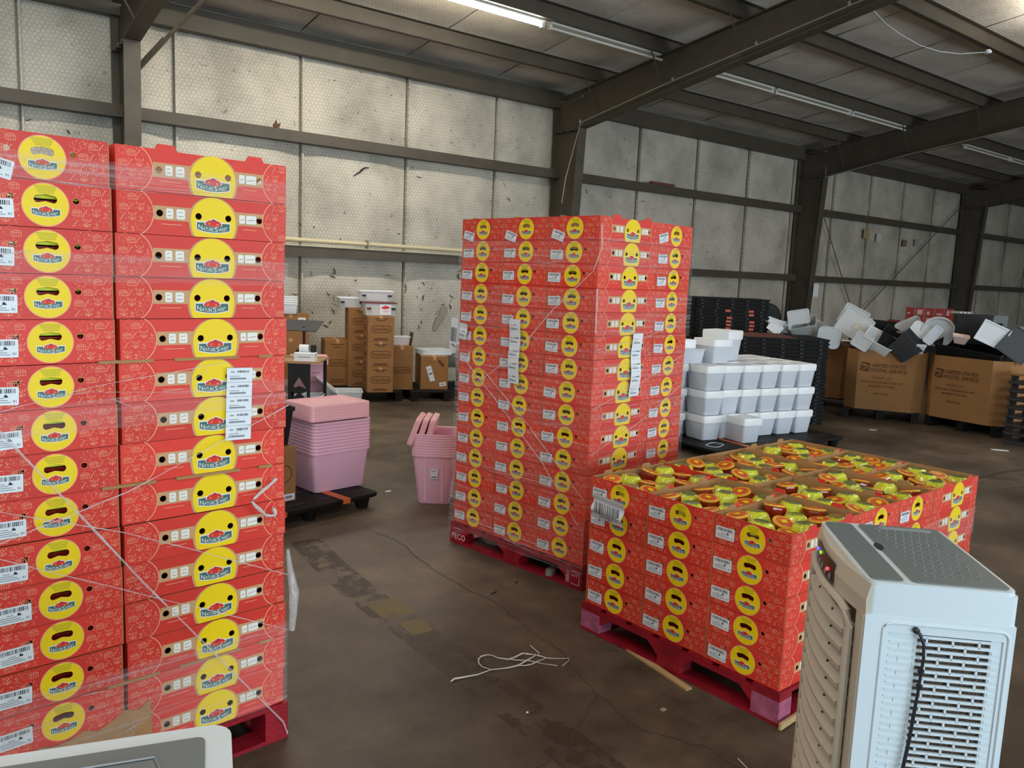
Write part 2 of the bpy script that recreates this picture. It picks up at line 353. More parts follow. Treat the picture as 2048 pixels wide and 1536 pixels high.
for s_ in seams[1:-1]:   # pale folded tabs beside each seam
    mb.box((s_ + .012, 12.03, 0), (s_ + .035, 12.09, 5.4), wall_m)
mb.build('seam_tab', wall_back)
# tears in the facing
tear_m = mat('tear_dark', (44, 42, 38), .9)
mb = MB(); RT = random.Random(3)
def squiggle(x, z, L, w, ang):
    pts = [(x, z)]
    for k in range(5): ang += RT.uniform(-.9, .9); pts.append((pts[-1][0] + L / 5 * math.cos(ang), pts[-1][1] + L / 5 * math.sin(ang)))
    for k, ((x0, z0), (x1, z1)) in enumerate(zip(pts, pts[1:])):
        ww = w * (1 - abs(k - 2) / 4); dx, dz = x1 - x0, z1 - z0; l = math.hypot(dx, dz); nx, nz_ = -dz / l * ww, dx / l * ww
        mb.add([(x0 - nx, 12.018, z0 - nz_), (x1 - nx, 12.018, z1 - nz_), (x1 + nx, 12.018, z1 + nz_), (x0 + nx, 12.018, z0 + nz_)], [(0, 1, 2, 3)], tear_m)
for k in range(70): squiggle(RT.uniform(4.2, 9.8), RT.uniform(.9, 2.0), RT.uniform(.04, .16), RT.uniform(.004, .012), RT.uniform(0, 6))
for k in range(46): squiggle(RT.uniform(1, 16), RT.uniform(2.4, 3.7), RT.uniform(.03, .12), RT.uniform(.003, .01), RT.uniform(0, 6))
for k in range(20): squiggle(RT.uniform(1, 16), RT.uniform(4.05, 4.9), RT.uniform(.02, .07), RT.uniform(.003, .008), RT.uniform(0, 6))
squiggle(5.92, 3.41, .32, .016, .1)
mb.v = [(x, y, z) for x, y, z in mb.v]
o = mb.build('insulation_tears', wall_back); o['kind'] = 'stuff'
mb = MB(); mb.prism([(7.47, .93), (7.50, 1.06), (7.57, 1.17), (7.63, 1.30), (7.68, 1.345), (7.77, 1.34), (7.76, 1.24), (7.69, 1.13), (7.60, 1.03), (7.53, .91)], [], .01, steel_lt, steel_lt, tear_m, Matrix(((1, 0, 0, 0), (0, 0, -1, 12.01), (0, 1, 0, 0), (0, 0, 0, 1))))
mb.build('torn_gash', wall_back)['label'] = 'grey torn gash in the wall facing'

def roofz(y): return 5.42 + .133 * (12 - y)
YR = -3.0
mb = MB(); mb.add([(-8, 12.3, roofz(12.3) + .14), (36, 12.3, roofz(12.3) + .14), (36, YR, roofz(YR) + .14), (-8, YR, roofz(YR) + .14)], [(0, 1, 2, 3)], steel_lt)
mb.add([(-8, YR, roofz(YR) + .14), (36, YR, roofz(YR) + .14), (36, -10, roofz(YR) - .79), (-8, -10, roofz(YR) - .79)], [(0, 1, 2, 3)], ceil_m)
ceiling = struct(mb.build('ceiling'))
PY = [10.79, 9.29, 7.78, 6.28, 4.78, 3.28, 1.78, .28, -1.22]
knots = [12.14] + PY + [YR]
for i, (a, b) in enumerate(zip(seams, seams[1:])):
    if b - a < .05: continue
    ys = []
    for y0, y1 in zip(knots, knots[1:]): ys += [y0 + (y1 - y0) * k / 5 for k in range(5)]
    ys.append(YR); nx = 6; vs = []; fs = []
    for y in ys:
        for y0, y1 in zip(knots, knots[1:]):
            if y1 <= y <= y0: g = math.sin(PI * (y0 - y) / (y0 - y1))
        for jx in range(nx + 1):
            x = a + .008 + (b - a - .016) * jx / nx; e = min(1, (min(jx, nx - jx) / nx) * 4)
            vs.append((x, y, roofz(y) + .05 - .055 * e * g - .012 * noise.noise(Vector((x * 2, y * 2, i)))))
    for j in range(len(ys) - 1):
        for jx in range(nx): q = j * (nx + 1) + jx; fs.append((q, q + nx + 1, q + nx + 2, q + 1))
    mb = MB(); mb.add(vs, fs, ceil_m); mb.build('insulation_panel', ceiling, True)
mb = MB(); mb.box((-8.2, -10, 0), (-8, 12.3, 7.6), ceil_m); struct(mb.build('wall_left'))
mb = MB(); mb.box((36, -10, 0), (36.2, 12.3, 7.6), ceil_m); struct(mb.build('wall_right'))
mb = MB()
for a, b, z0, z1 in ((-8, -5.6, 0, 7.6), (-5.6, 3.6, 4.5, 7.6), (3.6, 10.4, 0, 7.6), (10.4, 17.6, 4.4, 7.6), (17.6, 36, 0, 7.6)): mb.box((a, -10.2, z0), (b, -10, z1), ceil_m)
struct(mb.build('wall_front'))

# floor details
def ribbon(pts, w, z, m, name, jit=0.0, sub=8):
    mb = MB(); P = []
    for (x0, y0), (x1, y1) in zip(pts, pts[1:]):
        for k in range(sub): f = k / sub; P.append((x0 + (x1 - x0) * f + R.uniform(-jit, jit), y0 + (y1 - y0) * f + R.uniform(-jit, jit)))
    P.append(pts[-1]); vs = []; fs = []
    for i, (x, y) in enumerate(P):
        a = P[max(0, i - 1)]; b = P[min(len(P) - 1, i + 1)]; d = Vector((b[0] - a[0], b[1] - a[1])).normalized(); ww = w * R.uniform(.5, 1.3) if jit else w
        vs += [(x - d.y * ww / 2, y + d.x * ww / 2, z), (x + d.y * ww / 2, y - d.x * ww / 2, z)]
    for i in range(len(P) - 1): fs.append((2 * i, 2 * i + 1, 2 * i + 3, 2 * i + 2))
    mb.add(vs, fs, m); return mb.build(name, floor)
ribbon([(2.72, 5.3), (2.77, 4.88), (2.70, 4.3), (2.69, 4.03), (2.72, 3.56), (2.66, 3.15), (2.65, 2.95), (2.5, 2.5), (2.46, 2.2), (2.6, 1.9), (2.55, 1.5)], .006, .0012, crack_m, 'floor_crack', .012)
ribbon([(2.5, 2.5), (2.1, 2.25), (1.6, 2.15)], .007, .0012, crack_m, 'floor_crack', .012)
ribbon([(8.6, 3.2), (10.5, 2.7), (13, 2.2)], .02, .0012, crack_m, 'floor_crack', .02)
ribbon([(7.4, 3.6), (9.5, 3.5), (12.4, 3.0), (16, 2.2)], .05, .0010, crack_m, 'floor_crack', .02)
ribbon([(2.22, 5.2), (2.16, 4.68), (2.13, 4.2), (2.12, 3.88), (2.13, 3.3), (2.12, 2.8), (2.11, 2.3), (2.08, 1.6)], .22, .0006, paint_g, 'worn_paint_line', 0)
ribbon([(2.17, 3.98), (2.16, 3.74)], .2, .0009, paint_y, 'worn_paint_line', 0)
ribbon([(2.17, 3.66), (2.16, 3.48)], .13, .0009, paint_y, 'worn_paint_line', 0)

# ------------------------------------------------------------------ steel frame
def ibeam_col(x, label):
    t_ = thing('steel_column', label, 'column', (x, 0, 0))
    yb, yt, zt = 11.52, 11.28, 5.18
    mb = MB(); mb.add([(-.006, 11.98, 0), (-.006, yb, 0), (-.006, yt, zt), (-.006, 11.98, zt), (.006, 11.98, 0), (.006, yb, 0), (.006, yt, zt), (.006, 11.98, zt)], [(0, 1, 2, 3), (7, 6, 5, 4), (0, 4, 5, 1), (1, 5, 6, 2), (2, 6, 7, 3), (3, 7, 4, 0)], steel); mb.build('web', t_)
    mb = MB(); mb.add([(-.1, yb, 0), (.1, yb, 0), (.1, yt, 4.66), (-.1, yt, 4.66), (-.1, yb - .014, 0), (.1, yb - .014, 0), (.1, yt - .014, 4.66), (-.1, yt - .014, 4.66)], [(0, 1, 2, 3), (7, 6, 5, 4), (0, 4, 5, 1), (1, 5, 6, 2), (2, 6, 7, 3), (3, 7, 4, 0)], steel); mb.build('flange', t_)
    mb = MB(); mb.box((-.1, 11.98, 0), (.1, 12.0, zt + .02), steel); mb.build('flange', t_)
    mb = MB(); mb.box((-.1, yt, 4.62), (.1, 11.98, 4.635), steel)
    for q in range(3): mb.box((-.11, 11.35 + .2 * q, 4.6), (-.07, 11.38 + .2 * q, 4.66), steel)
    mb.build('knee_plate', t_); mb = MB(); mb.box((-.16, 11.45, 0), (.16, 12.0, .02), steel); mb.build('base_plate', t_)
    return t_
def rafter(x, label):
    t_ = thing('steel_rafter', label, 'beam', (x, 0, 0))
    ztop = lambda y: 5.24 + .133 * (11.76 - y); zb = lambda y: 4.66 + .157 * (11.29 - y) if y > 4 else 4.66 + .157 * 7.29 + .133 * (4 - y)
    ys = [11.28, 9, 6.5, 4, 0, YR]
    def strip(x0, x1, f0, f1, nm):
        mb = MB(); vs = []
        for y in ys: vs += [(x0, y, f0(y)), (x1, y, f0(y)), (x1, y, f1(y)), (x0, y, f1(y))]
        fs = []
        for i in range(len(ys) - 1):
            for k in range(4): fs.append((4 * i + k, 4 * i + (k + 1) % 4, 4 * i + 4 + (k + 1) % 4, 4 * i + 4 + k))
        fs += [(3, 2, 1, 0), tuple(4 * (len(ys) - 1) + k for k in range(4))]
        mb.add(vs, fs, steel); mb.build(nm, t_)
    strip(-.006, .006, zb, lambda y: ztop(y), 'web'); ys[0] = 11.98; strip(-.1, .1, lambda y: ztop(y) - .014, ztop, 'flange'); ys[0] = 11.28
    strip(-.1, .1, lambda y: zb(y) - .014, zb, 'flange')
    for y in PY[:6]:
        mb = MB(); mb.bar((-.42, y, roofz(y) - .18), (-.06, y, zb(y) + .02), .018, .018, steel); mb.build('flange_brace', t_)
    return t_
for x, l in ((2.5, 'steel column at the left behind the tall front carton stack'), (10.1, 'steel column behind the film-wrapped carton stack in the middle'), (18.1, 'steel column behind the black pallet piles'), (27.1, 'dark steel column furthest right along the wall')): ibeam_col(x, l)
for x, l in ((2.5, 'roof rafter rising from the left-hand steel column'), (10.1, 'roof rafter with a grey conduit over the middle carton stack'), (18.1, 'roof rafter meeting the right end of the unlit tube row'), (27.1, 'dark roof rafter at the far right end of the building')): rafter(x, l)
def zsec(name, label, y, x0=-8, x1=36):
    t_ = thing(name, label, 'purlin'); mb = MB(); zb = roofz(y) - .2
    mb.box((x0, y - .004, zb), (x1, y + .004, zb + .2), steel); mb.build('web', t_)
    mb = MB(); mb.box((x0, y, zb - .004), (x1, y + .09, zb), steel); mb.box((x0, y + .086, zb), (x1, y + .09, zb + .02), steel); mb.build('flange', t_)
    mb = MB(); mb.box((x0, y - .09, zb + .19), (x1, y, zb + .196), steel); mb.build('flange', t_)
names = ['first', 'second', 'third', 'fourth', 'fifth', 'sixth', 'seventh', 'eighth', 'ninth']
for i, y in enumerate(PY): zsec('roof_purlin', names[i] + ' brown steel roof purlin up from the eave of the long wall', y)
t_ = thing('eave_strut', 'dark steel eave strut where the long wall meets the roof', 'beam')
mb = MB(); mb.box((-8, 11.86, 5.08), (36, 11.868, 5.36), steel); mb.build('web', t_)
mb = MB(); mb.box((-8, 11.86, 5.07), (36, 12.0, 5.08), steel); mb.box((-8, 11.86, 5.36), (36, 12.0, 5.37), steel); mb.build('flange', t_)
for z, l in ((3.87, 'upper steel wall girt running just above the carton stacks'), (2.17, 'lower steel wall girt beneath the cream pipe')):
    t_ = thing('wall_girt', l, 'girt'); mb = MB(); mb.box((-8, 11.84, z - .075), (36, 11.848, z + .075), steel); mb.build('web', t_)
    mb = MB(); mb.box((-8, 11.84, z - .08), (36, 12.02, z - .075), steel); mb.box((-8, 11.84, z + .075), (36, 12.02, z + .08), steel); mb.build('flange', t_)
mb = MB(); mb.tube([(2.2, 11.9, 2.36), (5, 11.9, 2.345), (8.9, 11.9, 2.33)], .032, pipe_m)
mb.tube([(2.2, 11.82, 2.275), (9.5, 11.82, 2.24)], .008, pipe_m, 6)
for x in (4.2, 6.1, 8.2): mb.box((x, 11.84, 2.24), (x + .02, 11.94, 2.4), steel_lt)
tag(mb.build('wall_pipe', None, True), 'cream pipe running along the lower wall girt left of the middle stack', 'pipe')
mb = MB(); mb.tube([(9.88, 11.5, 3.3), (9.88, 11.42, 3.75), (9.98, 11.2, 4.72), (9.98, 9.3, 5.06), (9.98, 7.2, 5.39), (9.98, 5.2, 5.7), (9.98, 3.4, 6.0)], .011, steel_lt, 6)
for y, z in ((11.2, 4.72), (9.05, 5.1), (7.5, 5.34), (6.1, 5.56)): mb.tube([(9.97, y, z - .01), (9.97, y, z + .05)], .02, steel_lt, 6)
tag(mb.build('conduit', None, True), 'thin grey conduit running up the middle column and along its rafter', 'conduit')
mb = MB(); mb.tube([(17.98, 11.2, 4.6), (17.98, 9.3, 4.94), (17.98, 5, 5.55)], .011, steel_lt, 6)
tag(mb.build('conduit', None, True), 'thin grey conduit along the rafter at the end of the unlit tube row', 'conduit')
mb = MB(); mb.bar((2.62, 11.5, 4.38), (3.43, 11.0, 5.42), .04, .04, steel); mb.bar((2.62, 11.5, 4.38), (2.9, 11.3, 4.75), .055, .055, steel)
tag(mb.build('knee_brace'), 'slanting steel brace beside the left-hand column', 'brace')
mb = MB(); mb.tube([(18.3, 11.9, 4.95), (21.85, 11.9, .15)], .012, steel, 6); tag(mb.build('brace_rod'), 'steel cross-brace rod falling from left to right on the far wall', 'rod')
mb = MB(); mb.tube([(27, 11.9, 4.8), (19.5, 11.9, .1)], .012, steel, 6); tag(mb.build('brace_rod'), 'steel cross-brace rod rising from left to right on the far wall', 'rod')
mb = MB(); mb.poly([(0, 0), (.10, 0), (.12, .07), (.07, .05), (.05, .12), (.02, .05)], [], kraft_dk, 0, TM(4.52, 11.835, 3.955) @ Matrix(((1, 0, 0, 0), (0, 0, -1, 0), (0, 1, 0, 0), (0, 0, 0, 1)))); mb.box((4.53, 11.836, 3.952), (4.60, 11.86, 4.0), kraft_dk)
tag(mb.build('torn_scrap'), 'small brown torn scrap on the upper girt above the front left stack', 'scrap')
mb = MB(); mb.box((12.6, 11.82, 3.951), (13.3, 11.90, 4.0), mat('rust_sheet', (110, 66, 48), .8)); tag(mb.build('girt_splice'), 'rusty angle piece lying on the upper girt right of the middle column', 'steel')
# fluorescent strips
def strip_light(x0, x1, lit, label, y=9.42):
    t_ = thing('strip_light', label, 'light', ((x0 + x1) / 2, y, 5.56)); L = (x1 - x0) / 2 - .03
    mb = MB(); mb.box((-L, -.055, -.01), (L, .055, .07), fixture_m); mb.build('housing', t_)
    mb = MB(); mb.tube([(-L + .05, 0, -.055), (L - .05, 0, -.055)], .019, tube_on if lit else tube_off, 10); o = mb.build('tube', t_, True)
    if lit: o['label'] = 'glowing tube'
    for s_ in (-1, 1):
        mb = MB(); mb.box((s_ * (L - .02) - .025, -.025, -.085), (s_ * (L - .02) + .025, .025, -.01), fixture_m); mb.build('socket', t_)
    return t_
strip_light(5.0, 7.62, True, 'glowing fluorescent strip light under the roof at top centre')
strip_light(2.4, 5.0, True, 'glowing fluorescent strip light just above the frame, left of the top centre one')
strip_light(7.66, 10.3, False, 'unlit strip light between the glowing tube and the middle rafter')
strip_light(10.55, 13.14, False, 'unlit strip light just right of the middle rafter, first of three')
strip_light(13.17, 15.8, False, 'unlit strip light in the middle of the row right of the middle rafter')
strip_light(15.83, 18.6, False, 'unlit strip light at the far end of the row, by the right rafter')
strip_light(21.0, 23.7, False, 'dim unlit strip light beyond the right rafter, nearer one')
strip_light(23.75, 26.4, False, 'dim unlit strip light beyond the right rafter, further one')
# hanging sensor with loose wire
mb = MB(); mb.tube([(10.25, 6.1, 5.95), (11.18, 6.45, 5.84), (11.72, 6.57, 5.82), (12.34, 6.66, 5.81), (13.07, 6.71, 5.80), (13.65, 6.67, 5.81), (14.07, 6.54, 5.83), (14.36, 6.26, 5.86)], .006, label_w, 6)
tag(mb.build('loose_wire', None, True), 'thin pale wire sagging below the roof at the upper right', 'wire')
mb = MB(); mb.lathe([(.05, -.03), (.06, 0), (.03, .03)], label_w, 16); tag(mb.build('ceiling_sensor', None, True, TM(14.38, 6.24, 5.87)), 'small white disc at the end of the sagging wire', 'sensor')
mb = MB(); mb.box((18.14, 11.366, 1.72), (18.36, 11.372, 2.04), label_w); tag(mb.build('paper_notice'), 'white paper sheet taped to the column above the clutter', 'paper')
for i, (x, z, w, c) in enumerate(((18.75, 3.3, .3, 'tan'), (18.72, 2.95, .34, 'tan'), (21.3, 3.35, .28, 'tan'), (22.0, 3.3, .25, 'white'), (23.5, 3.25, .22, 'brown'), (24.2, 3.3, .22, 'grey'))):
    mb = MB(); mb.box((x, 11.96, z), (x + w, 11.975, z + w * .9), {'tan': mat('faded_tan_patch', (168, 140, 104), .8), 'white': mat('faded_white_patch', (206, 202, 192), .7), 'brown': mat('faded_brown_patch', (130, 108, 84), .8), 'grey': mat('faded_grey_patch', (164, 160, 148), .8)}[c])
    tag(mb.build('wall_patch'), ['tan patch, upper one by the column on the far wall', 'tan patch, lower one by the column on the far wall', 'tan patch in the middle of the far wall bay', 'white patch in the middle of the far wall bay', 'brown patch right of the white one on the far wall', 'grey patch nearest the cross-brace rod on the far wall'][i], 'patch')

# ------------------------------------------------------------------ tomato cartons
CL, CW, CH = .600, .396, .1421
def clampv(pts, h=CH - .002): return [(x, min(max(y, .0015), h)) for x, y in pts]
def egg(cx, cy, rx, rt_, rb, n=40):
    out = []
    for k in range(n):
        a = 2 * PI * k / n; out.append((cx + rx * math.cos(a), cy + (rt_ if math.sin(a) > 0 else rb) * math.sin(a)))
    return out
def house(mb, x, y, s, m, z, M=None):
    w = .0012; mb.line([(x, y), (x + s, y), (x + s, y + s * .45), (x, y + s * .45), (x, y)], w, m, z)
    arc = [(x + s / 2 - s / 2 * math.cos(PI * k / 6), y + s * .45 + s * .28 * math.sin(PI * k / 6)) for k in range(7)]; mb.line(arc, w, m, z)
    for f in (.25, .5, .75): mb.line([(x + s * f, y), (x + s * f, y + s * .68)], w * .8, m, z)
    mb.line([(x + s * .1, y + s * .3), (x + s * .4, y + s * .3)], w * .8, m, z)
def flower(mb, x, y, s, m, z):
    w = .0012; mb.line([(x, y), (x, y + s * .5)], w, m, z); mb.line(circ(x, y + s * .7, s * .18, 8) + circ(x, y + s * .7, s * .18, 8)[:1], w, m, z)
    for sg in (-1, 1): mb.line([(x, y + s * .1), (x + sg * s * .3, y + s * .15), (x + sg * s * .42, y + s * .4), (x + sg * s * .15, y + s * .32), (x, y + s * .12)], w, m, z); mb.poly(circ(x + sg * s * .36, y + s * .75, s * .07, 6), [], m, z); mb.poly(circ(x + sg * s * .44, y + s * .92, s * .07, 6), [], m, z)
def squig(mb, x, y, s, m, z): mb.line([(x, y), (x + s * .3, y + s * .2), (x + s * .2, y + s * .45), (x + s * .55, y + s * .6), (x + s * .5, y + s * .9), (x + s * .85, y + s)], .0014, m, z)
def sprout(mb, x, y, s, m, z): mb.line([(x - s * .4, y), (x + s * .4, y)], .0014, m, z); mb.line([(x, y + s * .2), (x, y + s)], .0012, m, z); mb.line([(x, y + s * .3), (x + s * .4, y + s * .7)], .0012, m, z); mb.line([(x, y + s * .5), (x - s * .3, y + s * .8)], .0012, m, z)
def motifs(mb, x0, x1, seed, keep, z=.0004):
    q = random.Random(seed); n = int((x1 - x0) / .026 + .5); cols = max(1, n)
    for i in range(cols):
        for j in range(4):
            x = x0 + (i + .15) * (x1 - x0) / cols; y = .008 + j * .034; k = (i * 3 + j * 2 + seed) % 5
            if not keep(x + .012, y + .012): continue
            m = peach if q.random() < .5 else faint
            if k == 0: house(mb, x, y, .026, peach, z)
            elif k == 1: flower(mb, x + .012, y, .027, peach, z)
            elif k == 2:
                c = circ(x + .012, y + .012, .011, 10); mb.line(c + c[:1], .0014, faint, z); c = circ(x + .02, y + .024, .007, 8); mb.line(c + c[:1], .0012, faint, z)
            elif k == 3: squig(mb, x, y, .02, peach, z); mb.poly(circ(x + .02, y + .006, .0016, 6), [], peach, z); mb.poly(circ(x + .004, y + .024, .0016, 6), [], peach, z)
            else: sprout(mb, x + .012, y, .018, m, z); mb.poly(circ(x + .022, y + .022, .002, 6), [], peach, z)
    for i in range(int((x1 - x0) * 900)):
        x, y = q.uniform(x0, x1), q.uniform(.006, CH - .01)
        if keep(x, y): mb.poly(circ(x, y, q.uniform(.0008, .0018), 5), [], q.choice((peach, faint, faint)), z + .0001)
def brand_mark(mb, cx, cy, w, z):
    """green ribbon with white lettering under a red tomato cluster"""
    bend = lambda x, y: (x, y + ((x - cx) / (w / 2)) ** 2 * w * .075)
    def strip(y0, y1, ww, m, zz, pk=0):
        n = 12; vs = []
        for k in range(n + 1):
            x = cx - ww / 2 + ww * k / n; a = bend(x, y0); b = bend(x, y1 + pk * max(0, 1 - abs(k - n / 2) / (n / 2)) * w * .12); vs += [(a[0], a[1], zz), (b[0], b[1], zz)]
        mb.add(vs, [(2 * k, 2 * k + 2, 2 * k + 3, 2 * k + 1) for k in range(n)], m)
    hh = w * .205
    strip(cy - w * .025, cy + hh + w * .03, w * 1.05, white, z, 1); strip(cy, cy + hh, w, teal, z + .0003, 1)
    pts = [(cx - w * .24, cy + hh * 1.0), (cx - w * .26, cy + hh * 1.3), (cx - w * .17, cy + hh * 1.65), (cx - w * .08, cy + hh * 1.75), (cx, cy + hh * 1.95), (cx + w * .09, cy + hh * 1.75), (cx + w * .18, cy + hh * 1.6), (cx + w * .25, cy + hh * 1.25), (cx + w * .22, cy + hh * .95), (cx, cy + hh * .8)]
    mb.poly([(cx + (x - cx) * 1.1, cy + hh + (y - cy - hh) * 1.12) for x, y in pts], [], white, z + .0004); mb.poly(pts, [], tom, z + .0007)
    mb.poly(circ(cx + w * .12, cy + hh * 1.15, w * .035, 8), [], mat('print_orange', (240, 140, 50), .5), z + .0009)
    mb.poly(circ(cx - w * .13, cy + hh * 1.25, w * .03, 8), [], mat('print_orange', (240, 140, 50), .5), z + .0009)
    mb.poly(circ(cx + w * .01, cy + hh * 1.7, w * .03, 6), [], mat('print_plum', (120, 40, 70), .5), z + .0009)
    x = cx - w * .46; tot = w * .92; parts = [('N', .135, .17), ('ATURE', .36, .125), ('S', .12, .17), ('WEET', .305, .125)]
    for tx, fr, sz in parts:
        mb.text(tx, x, cy + hh * (.1 if sz > .15 else .14), sz * w * 1.2, white, z + .0010, width=tot * fr * .97, fn=bend, bold=.004); x += tot * (fr + .02) * .985
def side_print():
    mb = MB(); zl, za = .035, .083
    EY = [(.269, .0715), (.376, .0715)]; HO = [(.137, .0725), (.494, .0725)]; hr = .0115
    for cx, sg in ((.034, 1), (.590, -1)):
        arc = [(cx + sg * za * math.cos(a), .071 + za * math.sin(a)) for a in [(-58 + 116 * k / 16) * PI / 180 for k in range(17)]]
        mb.line(arc, .003, peach, .0004)
    motifs(mb, .006, .112, 1, lambda x, y: (x - .034) ** 2 + (y - .071) ** 2 < .076 ** 2); motifs(mb, .512, .594, 4, lambda x, y: (x - .590) ** 2 + (y - .071) ** 2 < .076 ** 2)
    mb.poly([(.118, .050), (.25, .050), (.25, .097), (.118, .097)], [circ(*HO[0], hr, 14)], tan, .0003)
    mb.poly([(.395, .050), (.508, .0501), (.508, .0969), (.395, .097)], [circ(*HO[1], hr, 14)], tan, .0003)
    for x0, x1 in ((.158, .182), (.193, .222)): mb.poly(rr2(x0, .056, x1, .09, .005), [], white, .0006); mb.line([(x0 + .005, .066), (x1 - .005, .066)], .003, tan, .0008); mb.line([(x0 + .005, .078), (x1 - .007, .081)], .0025, tan, .0008)
    for x0, x1 in ((.417, .438), (.443, .482)): mb.poly(rr2(x0, .058, x1, .088, .004), [], white, .0006); mb.line([(x0 + .004, .07), (x1 - .004, .073)], .003, tan, .0008)
    holes = [circ(*e, hr, 14) for e in EY]
    mb.poly(clampv(egg(.3225, .06, .089, .0815, .115)), holes, tan, .0008); mb.poly(clampv(egg(.3225, .059, .081, .0805, .11)), holes, yellow, .0011)
    brand_mark(mb, .3215, .019, .118, .0014)
    [mb.line([(a + .0035 * k, .036 + .0012 * (k % 2)), (a + .0035 * k + .0028, .036 + .0012 * ((k + 1) % 2))], .0022, peach, .0004) for a, n_ in ((.142, 20), (.432, 15)) for k in range(n_)]
    return mb.mesh('side_print')
def end_print():
    mb = MB(); cx, cy = .205, .069
    motifs(mb, .008, .13, 2, lambda x, y: (x - cx) ** 2 + (y - cy) ** 2 > .085 ** 2); motifs(mb, .275, .39, 3, lambda x, y: (x - cx) ** 2 + (y - cy) ** 2 > .085 ** 2)
    slot = slotpts()
    mb.poly(circ(cx, cy, .0665, 36), [slot], peach, .0005); mb.poly(circ(cx, cy, .0635, 36), [slot], yellow, .0008)
    for k in range(5): mb.line([(cx - .032 + .003 * k, cy + .052 - .0048 * k + .004), (cx + .032 - .002 * k, cy + .052 - .0048 * k + .004)], .0022, olive, .0011)
    brand_mark(mb, cx, .034, .078, .0011)
    return mb.mesh('end_print')
def slotpts():
    cx, cy = .205, .088; out = []
    for k in range(7): a = -PI / 2 + PI * k / 6; out.append((cx + .022 + .0105 * math.cos(a), cy - .002 + .0115 * math.sin(a)))
    out.append((cx, cy + .0135))
    for k in range(7): a = PI / 2 + PI * k / 6; out.append((cx - .022 + .0105 * math.cos(a), cy - .002 + .0115 * math.sin(a)))
    out.append((cx, cy - .008)); return out
FR = {'S': TM(-CL / 2, -CW / 2) @ Matrix(((1, 0, 0, 0), (0, 0, -1, 0), (0, 1, 0, 0), (0, 0, 0, 1))),
      'N': TM(CL / 2, CW / 2) @ Matrix(((-1, 0, 0, 0), (0, 0, 1, 0), (0, 1, 0, 0), (0, 0, 0, 1))),
      'W': TM(-CL / 2, CW / 2) @ Matrix(((0, 0, -1, 0), (-1, 0, 0, 0), (0, 1, 0, 0), (0, 0, 0, 1))),
      'E': TM(CL / 2, -CW / 2) @ Matrix(((0, 0, 1, 0), (1, 0, 0, 0), (0, 1, 0, 0), (0, 0, 0, 1)))}
def carton_body(tabs):
    mb = MB(); T = .0035; h = CH - .002; EH = [circ(.11, .0865, .0095, 12), circ(.291, .0865, .0095, 12), slotpts()]
    SH = [circ(x, y, .0115, 14) for x, y in ((.269, .0715), (.376, .0715), (.137, .0725), (.494, .0725))]
    so = [(0, 0), (CL, 0), (CL, h)]
    if tabs: so += [(.512, h), (.502, h + .018), (.452, h + .018), (.44, h - .002), (.2, h - .002), (.188, h + .018), (.134, h + .018), (.124, h)]
    so += [(0, h)]
    for k in 'SN': mb.prism(so, SH, T, red, kraft, kraft, FR[k])
    for k in 'WE':
        mb.prism([(T, 0), (CW - T, 0), (CW - T, h), (T, h)], EH, T, red, kraft, kraft, FR[k])
    mb.box((-CL / 2 + T, -CW / 2 + T, .001), (CL / 2 - T, CW / 2 - T, .005), kraft)
    for sx in (-1, 1):
        for sy in (-1, 1): mb.box((sx * (CL / 2 - .035), sy * (CW / 2 - T) - (.004 if sy > 0 else 0), .005), (sx * (CL / 2 - T), sy * (CW / 2 - T) + (.004 if sy < 0 else 0), h - .004), kraft)
    return mb.mesh('carton_body_tabs' if tabs else 'carton_body')
BODY, BODYT, SIDE, ENDP = carton_body(False), carton_body(True), side_print(), end_print()
def barcode(mb, x0, y0, w, h, z, n=26, seed=1, ends=True):
    q = random.Random(seed); x = x0
    while x < x0 + w:
        b = q.choice((.0012, .0018, .003)) * w / .08; mb.add([(x, y0, z), (min(x + b, x0 + w), y0, z), (min(x + b, x0 + w), y0 + h, z), (x, y0 + h, z)], [(0, 1, 2, 3)], ink if q.random() < .8 else ink_lt); x += b + q.choice((.0012, .002, .003)) * w / .08
def sticker():
    mb = MB(); mb.poly(rr2(0, 0, .1, .056, .003), [], label_w, .002); mb.poly(rr2(0, 0, .1, .056, .003), [], label_w, .0005)
    barcode(mb, .008, .037, .083, .014, .0024, seed=4)
    for k, (a, b) in enumerate(((.03, .05), (.008, .06), (.008, .07), (.01, .078))): mb.line([(a, .028 - .0065 * k), (b, .028 - .0065 * k)], .0022, ink_lt, .0024)
    mb.poly([(.06, .024), (.072, .024), (.069, .03), (.063, .034), (.06, .028)], [], ink, .0026); mb.text('91', .084, .007, .012, ink, .0025)
    return mb.mesh('barcode_sticker')
STK = sticker()
def inner_pack():
    mb = MB(); rg = [(0, .07, .012, .11), (0, .08, .03, .115), (0, .08, .045, .112), (0, .06, .055, .10)]
    mb.loft([[(x * .9, y * 1.2, z) for x, y, z in rrect(.09, .2, .02, zz)] for zz in (.089, .095, .105, .112)], gpack)
    mb.loft([[(x * .9, y * 1.2, z) for x, y, z in rrect(.08, .19, .02, zz)] for zz in (.01, .084)], rcup)
    return mb.mesh('tomato_pack', True)
INP = inner_pack()
